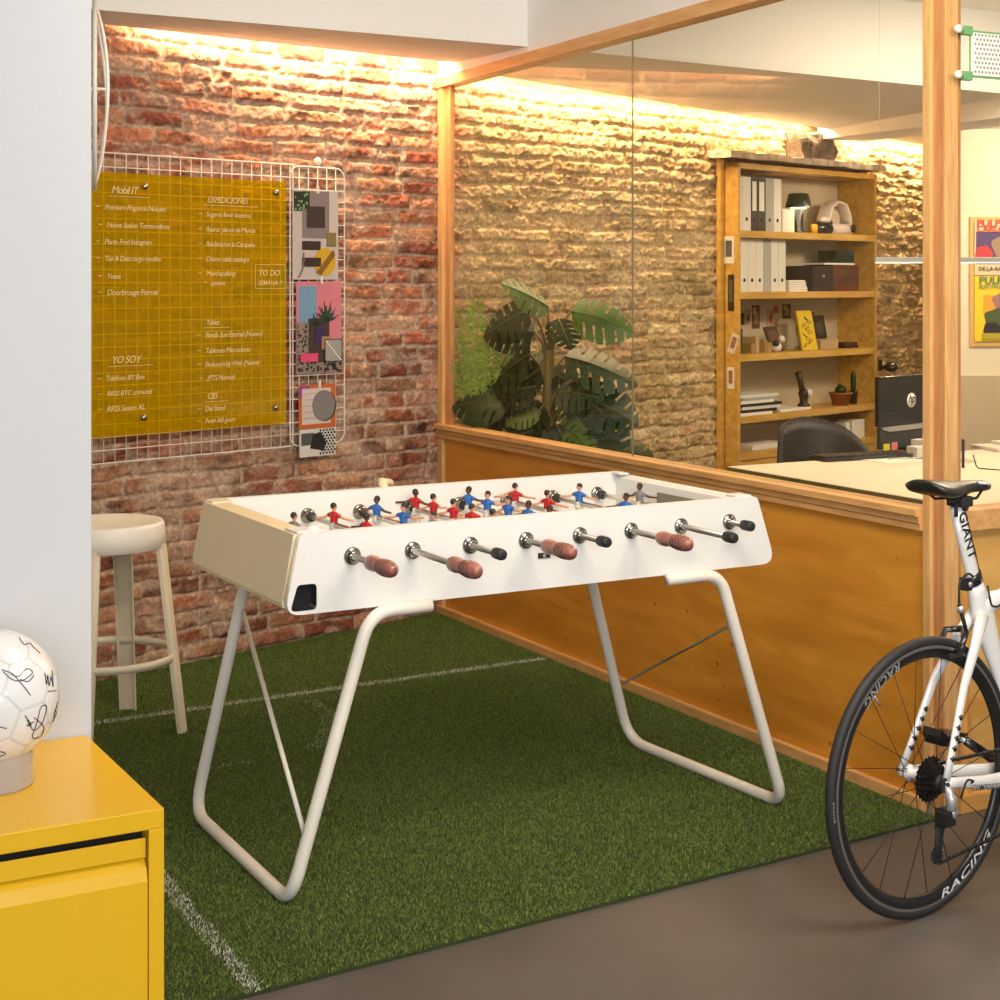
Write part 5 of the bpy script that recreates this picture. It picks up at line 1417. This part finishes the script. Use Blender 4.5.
# green framed perforated panel at the post
def net():
    r = thing('perforated_panel', 'white perforated panel with green edges clamped to the post at the upper right', 'panel', PART @ Matrix.Translation((TP + .012, .082, 2.108)))
    # local: y to the right, z up
    L, H = .75, .135
    MB().box(0, .003, .0, L, 0, H, 'green').build('green_frame', r)
    MB().box(-.003 + .006, .006, .004, L - .01, .006, H - .006, 'perf').build('perforated_sheet', r)
    mb = MB()
    ny = 50; nz = 9
    for i in range(ny):
        for j in range(nz):
            y = .018 + (i + (.5 if j % 2 else 0)) * .0135; z = .017 + j * .0132
            if y > L - .02: continue
            mb.add([(.0064, y + .0036 * math.cos(t), z + .0036 * math.sin(t)) for t in [k * PI / 3 for k in range(6)]], [[0, 1, 2, 3, 4, 5]], 'hole')
    mb.build('perforations', r)
    for z in (.003, H - .003):
        c = MB().box(-.006, .012, -.030, .004, z - .013, z + .013, 'green', .003).build('clamp', r)
        MB().lathe([(.004, -.005), (.010, 0), (.012, .004), (.012, .012), (.008, .016), (0, .017)], 'short', (.012, -.060, z), (1, 0, 0), 18).tube([(.006, -.060, z), (.006, -.02, z)], .004, 'green', 6).build('round_knob', c)
net()

# ================================================================== BICYCLE
def bicycle():
    BK = frame(1.016, 3.898, A_BIKE)
    r = thing('road_bicycle', 'white road bicycle standing at the right edge before the plywood partition', 'bicycle', BK)
    Rw = .335
    def wheel(cx, name, rear):
        wr = bpy.data.objects.new(name, None); COL.objects.link(wr); wr.parent = r; wr.location = (cx, 0, Rw)
        n = 96
        MB().tube([((Rw - .0125) * math.cos(a), 0, (Rw - .0125) * math.sin(a)) for a in [2 * PI * k / n for k in range(n)]], .0128, 'tyre', 14, closed=True).build('tyre', wr)
        # rim section revolved
        prof = [(.3150, -.0105), (.3085, -.0112), (.3080, -.0112), (.2960, -.0110), (.2860, -.006), (.2830, 0), (.2860, .006), (.2960, .0110), (.3080, .0112), (.3150, .0105)]
        for lo, hi, mt, nm in ((0, 3, 'rim', None), (3, 6, 'rimblack', None), (6, 9, 'rim', None)):
            pass
        mb = MB(); vs = []
        for k in range(n):
            a = 2 * PI * k / n
            for (q, y) in prof: vs.append((q * math.cos(a), y, q * math.sin(a)))
        m_ = len(prof)
        f1 = []; f2 = []
        for k in range(n):
            for q in range(m_ - 1):
                f = [k * m_ + q, k * m_ + q + 1, ((k + 1) % n) * m_ + q + 1, ((k + 1) % n) * m_ + q]
                (f1 if q in (0, 1, 7, 8) else f2).append(f)
        mb.add(vs, f1, 'rim', True); mb.add(vs, f2, 'rimblack', True)
        rim = mb.build('rim', wr)
        # curved lettering on the drive side
        for a0, wdt, mtl in ((-80, .23, 'decal'), (108, .15, 'silver')):
            v, f = text_geo('RACING', .024, .012, .25, 1.05)
            tb = MB(); wid = max(q.x for q in v); sc_ = wdt / wid
            tb.add([((.2875 + q.y * 1.0 * 0 + (.024 - .0) * 0 + (.0205 * (1 - q.y / .0175))) * math.cos(math.radians(a0) + q.x * sc_ / .297), -.0122, (.2875 + .0205 * (1 - q.y / .0175)) * math.sin(math.radians(a0) + q.x * sc_ / .297)) for q in v], f, mtl)
            tb.build('rim_lettering', rim)
        v, f = text_geo('ZAFFIRO', .011, .004, 0, 1.2); tb = MB()
        tb.add([((.322 + q.y * .6) * math.cos(math.radians(188) - q.x / .322), -.0125 , (.322 + q.y * .6) * math.sin(math.radians(188) - q.x / .322)) for q in v], f, 'decal')
        tb.build('tyre_lettering', rim)
        # hub and spokes
        MB().tube([(0, -.055, 0), (0, -.04, 0), (0, -.035, 0), (0, -.012, 0), (0, .03, 0), (0, .035, 0), (0, .05, 0)], [.010, .012, .022, .013, .013, .022, .010], 'bikewhite' if rear else 'carbon', 18).build('hub', wr)
        MB().tube([(0, -.078, 0), (0, .078, 0)], .0045, 'black_mt', 10).build('axle', wr)
        for k in range(20):
            a = 2 * PI * k / 20 + .07; sd = 1 if k % 2 else -1
            b = a + (.55 if (k // 2) % 2 else -.55)
            MB().tube([(.020 * math.cos(b), sd * (.033 if sd > 0 or not rear else .028), .020 * math.sin(b)), (.285 * math.cos(a), sd * .002, .285 * math.sin(a))], .0011, 'spoke', 5).build('spoke', wr)
        vs_ = math.radians(128)
        MB().tube([(.283 * math.cos(vs_), 0, .283 * math.sin(vs_)), (.245 * math.cos(vs_), 0, .245 * math.sin(vs_))], .0026, 'silver', 8).build('valve', wr)
        return wr
    rw = wheel(0, 'rear_wheel', True)
    fw = wheel(.985, 'front_wheel', False)
    # frame
    BB = Vector((.405, 0, .268)); ST = Vector((.194, 0, .790)); HT = Vector((.79, 0, .79)); HB = Vector((.845, 0, .655))
    fr = bpy.data.objects.new('frame', None); COL.objects.link(fr); fr.parent = r
    sd = (ST - BB)
    def P(t): return BB + sd * t
    MB().tube([BB, P(.25), P(.55), P(.72), P(.84), P(.93), P(1.0)], [(.020, .030), (.016, .024), (.015, .022), (.017, .034), (.018, .040), (.017, .030), (.016, .021)], 'bikewhite', 18, flat=(0, 1, 0)).build('seat_tube', fr)
    tt = MB(); tt.tube([P(.86), P(.88) + Vector((.08, 0, .004)), Vector((.5, 0, .770)), HT - Vector((0, 0, .02))], [(.020, .034), (.018, .021), (.016, .018), (.020, .024)], 'bikewhite', 16, flat=(0, 1, 0)); tt.build('top_tube', fr)
    MB().tube([BB, (BB + HB) / 2, HB + Vector((-.005, 0, .02))], [(.028, .036), (.024, .030), (.022, .032)], 'bikewhite', 16, flat=(0, 1, 0)).build('down_tube', fr)
    MB().tube([HB + Vector((.006, 0, -.02)), HT + Vector((-.006, 0, .02))], .024, 'bikewhite', 16).build('head_tube', fr)
    for sg in (-1, 1):
        MB().tube([(.215, sg * .012, .700), (.165, sg * .030, .640), (.10, sg * .045, .545), (.035, sg * .060, .40), (.006, sg * .066, Rw + .005)],
                  [(.014, .022), (.010, .018), (.008, .013), (.007, .011), (.007, .012)], 'bikewhite', 12, flat=(0, 1, 0)).build('seat_stay', fr)
        cs = MB().tube([(-.004, sg * .066, Rw), (.04, sg * .064, Rw - .006), (.16, sg * .052, Rw - .03), (.30, sg * .035, .285), (BB.x, sg * .03, BB.z + .005)],
                  [(.007, .014), (.008, .013), (.009, .017), (.010, .021), (.012, .026)], 'bikewhite', 12, flat=(0, 1, 0)).build('chain_stay', fr)
        if sg < 0:
            tb = MB(); add_text(tb, 'COMPOSITE', .022, (.085, -.0768, .3035), (.985, .06, -.165), (.165, 0, .985), 'ink', .003, .3, 1.05); tb.build('lettering', cs)
        st = MB()
        # black and white dashes on the stay
        for k in range(5):
            t = .30 + .11 * k
            A_ = Vector((.10, sg * .045, .545)).lerp(Vector((.006, sg * .066, Rw + .005)), t); B_ = Vector((.10, sg * .045, .545)).lerp(Vector((.006, sg * .066, Rw + .005)), t + .05)
            st.tube([A_ + Vector((-.004, -.003, 0)), B_ + Vector((.004, -.003, 0))], .0075, 'carbon', 8)
        st.build('stay_decal', fr)
    MB().box(-.012, .010, -.072, -.060, Rw - .02, Rw + .014, 'black_mt', .004).build('dropout', fr)
    MB().tube([(BB.x, -.036, BB.z), (BB.x, .036, BB.z)], .022, 'bikewhite', 18).build('bottom_bracket', fr)
    # fork
    fk = MB()
    for sg in (-1, 1):
        fk.tube([(.862, sg * .012, .665), (.875, sg * .036, .62), (.93, sg * .045, .47), (.985, sg * .050, Rw)], [(.016, .022), (.011, .018), (.009, .014), (.006, .010)], 'bikewhite', 12, flat=(0, 1, 0))
    fk.build('fork', r)
    hb = MB()
    hb.tube([(.775, 0, .81), (.765, 0, .86)], .018, 'black_mt', 12).tube([(.765, 0, .855), (.87, 0, .875)], .016, 'black_mt', 12)
    bar = rpath([(.94, -.21, .74), (1.00, -.21, .75), (.985, -.21, .875), (.88, -.205, .88), (.872, -.10, .878), (.872, .10, .878), (.88, .205, .88), (.985, .21, .875), (1.00, .21, .75), (.94, .21, .74)], [0, .04, .05, .04, .03, .03, .04, .05, .04, 0], 5)
    hb.tube(bar, .0145, 'black_rub', 10); hbo = hb.build('handlebar', r)
    for sg in (-1, 1): MB().tube([(.96, sg * .21, .885), (1.01, sg * .21, .90), (1.03, sg * .21, .94)], [.016, .018, .014], 'black_rub', 10).tube([(1.02, sg * .21, .90), (1.03, sg * .215, .82), (1.01, sg * .215, .77)], .006, 'black_gl', 8).build('brake_lever', hbo)
    # seatpost: white aero, GIANT lettering
    sdn = sd.normalized(); top = Vector((.128, 0, .975))
    sp = MB().tube([ST - sdn * .05, ST, ST + (top - ST) * .5, top], [(.0125, .0215)] * 4, 'bikewhite', 18, flat=(0, 1, 0)).build('seat_post', r)
    down = (ST - top).normalized(); rightv = Vector((-down.z, 0, down.x))   # perpendicular in plane
    if rightv.x < 0: rightv = -rightv
    tb = MB(); add_text(tb, 'GIANT', .040, top + down * .012 + Vector((0, -.0136, 0)) - rightv * .012, down, rightv, 'ink', .02, .12, 1.05); tb.build('lettering', sp)
    MB().tube([top - down * .010 + rightv * .0155 + Vector((0, -.011, 0)), ST + rightv * .0165 + Vector((0, -.011, 0))], .0014, 'carbon', 6).build('edge_stripe', sp)
    MB().tube([ST - sdn * .012, ST + sdn * .014], [(.0185, .027)] * 2, 'carbon', 18, flat=(0, 1, 0)).box(-.012, .012, -.012, .012, -.016, .016, 'carbon', .003, T(ST.x - .034, -.004, ST.z - .008)).lathe([(0, 0), (.007, 0), (.007, .004), (0, .004)], 'silver', (ST.x - .034, -.016, ST.z - .008), (0, -1, 0), 12).build('seat_clamp', r)
    # saddle
    sdl = bpy.data.objects.new('saddle', None); COL.objects.link(sdl); sdl.parent = r; sdl.location = (.004, 0, .020); sdl.scale = (.93, .93, 1)
    secs = [(-.010, .030, .006, 1.030), (0.0, .060, .020, 1.030), (.02, .070, .028, 1.029), (.05, .070, .032, 1.026), (.085, .060, .032, 1.022), (.12, .042, .030, 1.018), (.155, .029, .026, 1.016), (.20, .022, .024, 1.015), (.24, .019, .022, 1.012), (.262, .014, .016, 1.006), (.268, .006, .006, 1.0)]
    vs = []; N = 20
    for (x, hw, dp, zt) in secs:
        for k in range(N):
            a = 2 * PI * k / N; cy = math.cos(a); cz = math.sin(a)
            y = hw * (abs(cy) ** .8) * (1 if cy > 0 else -1)
            z = zt - dp * .5 + (dp * .5 * cz if cz > 0 else dp * .75 * cz) - .010 * (abs(y) / .07) ** 2 * 1.2
            vs.append((x, y, z))
    fs = [[i * N + k, i * N + (k + 1) % N, (i + 1) * N + (k + 1) % N, (i + 1) * N + k] for i in range(len(secs) - 1) for k in range(N)] + [list(range(N)), [(len(secs) - 1) * N + k for k in range(N)]]
    MB().add(vs, fs, mat('saddle_leather', (.022, .020, .019), .38, coat=.2), True).build('cover', sdl)
    tb = MB()
    tb.tube([(.20, -.0225, 1.010), (.235, -.0205, 1.006), (.255, -.016, 1.0)], .0035, 'decal', 6); tb.build('white_edge', sdl)  # white line painting the highlight along the saddle nose
    for sg in (-1, 1):
        MB().tube(rpath([(.03, sg * .030, 1.005), (.075, sg * .022, .975), (.19, sg * .022, .973), (.245, sg * .008, 1.0)], .02, 4), .0036, 'black_gl', 8).build('rail', sdl)
    MB().box(-.024, .024, -.026, .026, -.014, .012, 'black_mt', .005, T(.148, 0, .968)).tube([(.15, -.02, .955), (.146, .02, .955)], .012, 'black_gl', 12).lathe([(0, 0), (.005, 0), (.005, .03), (0, .03)], 'black_mt', (.118, -.012, .962), (0, 0, -1), 8).build('post_head', sdl)
    # rear brake
    bk = MB()
    for sg in (-1, 1): bk.tube([(.150, 0, .672), (.125, sg * .030, .668), (.108, sg * .032, .640), (.095, sg * .022, .625)], [(.010, .008), (.009, .007), (.008, .006), (.007, .006)], 'black_gl', 10)
    bk.box(.07, .12, -.028, -.016, .612, .624, 'black_rub', .003).box(.07, .12, .016, .028, .612, .624, 'black_rub', .003)
    bk.lathe([(0, 0), (.007, 0), (.007, .01), (0, .01)], 'silver', (.128, -.016, .662), (0, -1, 0), 12)
    bk.tube([(.128, -.03, .672), (.118, -.03, .700), (.100, -.03, .742)], .005, 'black_mt', 8).lathe([(0, 0), (.009, 0), (.009, .016), (0, .016)], 'silver', (.106, -.03, .722), (0, 0, 1), 10)
    bk.build('rear_brake', r)
    MB().tube(rpath([(.100, -.03, .745), (.100, -.03, .80), (.150, -.02, .812), (.185, -.012, .795)], .03, 5), .0027, 'black_mt', 8).build('brake_cable', r)
    MB().tube(rpath([(.225, -.019, .772), (.238, -.021, .720), (.262, -.021, .716), (.42, -.021, .760), (.70, -.024, .775)], .015, 5), .0026, 'black_mt', 8).build('top_tube_cable', r)
    # drivetrain
    cass = MB()
    for k, (q, y) in enumerate(((.026, -.052), (.029, -.048), (.032, -.044), (.035, -.040), (.039, -.036), (.043, -.032), (.048, -.028), (.053, -.024))):
        nt_ = 11 + k * 2; P_ = []
        for j in range(nt_ * 2):
            a = PI * j / nt_; P_.append(((q + (.0035 if j % 2 else -.001)) * math.cos(a), (q + (.0035 if j % 2 else -.001)) * math.sin(a)))
        cass.prism([(a, b + Rw) for a, b in P_], y - .0009, y + .0009, 'black_gl' if k % 2 else 'spoke', 'xz')
    cass.tube([(0, -.055, Rw), (0, -.02, Rw)], .018, 'black_mt', 14)
    cass.build('cassette', r)
    dr = MB()
    dr.tube([(.004, -.068, Rw - .006), (.010, -.078, Rw - .035), (.006, -.080, Rw - .062)], [.010, .013, .014], 'silver', 10)
    dr.box(-.020, .022, -.086, -.050, Rw - .100, Rw - .058, 'black_gl', .008)
    dr.lathe([(0, 0), (.012, 0), (.012, .004), (0, .005)], 'silver', (.016, -.082, Rw - .070), (0, -1, 0), 14)
    dr.tube([(0, -.055, Rw - .095), (-.006, -.055, Rw - .13), (-.012, -.055, Rw - .175)], [(.006, .016), (.006, .014), (.006, .012)], 'black_mt', 10, flat=(0, 1, 0))
    for (x_, z_) in ((0.0, Rw - .100), (-.012, Rw - .172)):
        P_ = [((.021 if j % 2 else .0165) * math.cos(PI * j / 11) + x_, (.021 if j % 2 else .0165) * math.sin(PI * j / 11) + z_) for j in range(22)]
        dr.prism(P_, -.056, -.050, 'black_rub', 'xz')
    dr.build('rear_derailleur', r)
    MB().tube(rpath([(.10, -.066, .318), (.085, -.085, .33), (.045, -.095, .345), (.03, -.09, .30)], .02, 5), .0026, 'black_mt', 8).build('shift_cable', r)
    # chain: upper and lower runs as links
    ch = MB()
    def run(a, b):
        a = Vector(a); b = Vector(b); n = int((b - a).length / .0127); d = (b - a) / n
        for k in range(n):
            c0 = a + d * (k + .05); c1 = a + d * (k + .95); o_ = .0024 if k % 2 else .0014
            ch.tube([c0 + Vector((0, o_, 0)), c1 + Vector((0, o_, 0))], [(.0009, .0040)] * 2, 'black_gl', 6, flat=(0, 1, 0))
            ch.tube([c0 - Vector((0, o_, 0)), c1 - Vector((0, o_, 0))], [(.0009, .0040)] * 2, 'black_gl', 6, flat=(0, 1, 0))
    run((.01, -.040, Rw + .040), (.405, -.044, .268 + .095)); ch.build('upper_chain_run', r)
    ch = MB(); run((-.008, -.053, Rw - .192), (.405, -.044, .268 - .095)); ch.build('lower_chain_run', r)
    # chainring, crank, pedals
    P_ = []
    for j in range(100):
        a = PI * j / 50; q = .1005 if j % 2 else .0965; P_.append((.405 + q * math.cos(a), .268 + q * math.sin(a)))
    inner = [(.405 + .080 * math.cos(a), .268 + .080 * math.sin(a)) for a in [2 * PI * k / 40 for k in range(40)]]
    cr = MB().prism(P_, -.046, -.043, 'black_gl', 'xz', [inner])
    for k in range(5):
        a = 2 * PI * k / 5 + .3; cr.tube([(.405, -.046, .268), (.405 + .085 * math.cos(a), -.046, .268 + .085 * math.sin(a))], [(.004, .012), (.004, .007)], 'black_gl', 8, flat=(0, 1, 0))
    cr.build('chainring', r)
    # far crank points back and up, near crank forward
    e1 = Vector((.405 - .160, .062, .268 + .098)); 
    MB().tube([(.405, .054, .268), (.405 - .08, .060, .268 + .05), e1], [(.008, .017), (.007, .013), (.007, .012)], 'black_gl', 12, flat=(0, 1, 0)).build('crank_arm', r)
    e2 = Vector((.405 + .160, -.062, .268 - .098))
    MB().tube([(.405, -.054, .268), e2], [(.008, .017), (.007, .012)], 'black_gl', 12, flat=(0, 1, 0)).build('crank_arm', r)
    for e, sg in ((e1, 1), (e2, -1)):
        pd = MB().tube([e, e + Vector((0, sg * .03, 0))], .006, 'silver', 8)
        pd.build('pedal_axle', r)
    # clipless pedals with toe cage behind the near crank
    pc = e1 + Vector((0, .055, 0))
    MB().prism([(pc.x - .055, pc.z - .012), (pc.x - .030, pc.z - .016), (pc.x + .035, pc.z - .014), (pc.x + .045, pc.z + .004), (pc.x + .010, pc.z + .012), (pc.x - .035, pc.z + .010), (pc.x - .060, pc.z + .030), (pc.x - .066, pc.z + .012)], pc.y - .028, pc.y + .028, 'black_gl', 'xz').build('pedal', r)
    pc = e2 + Vector((0, -.055, 0))
    MB().prism([(pc.x - .045, pc.z - .012), (pc.x + .045, pc.z - .012), (pc.x + .045, pc.z + .010), (pc.x - .045, pc.z + .010)], pc.y - .03, pc.y + .03, 'black_gl', 'xz').build('pedal', r)
bicycle()
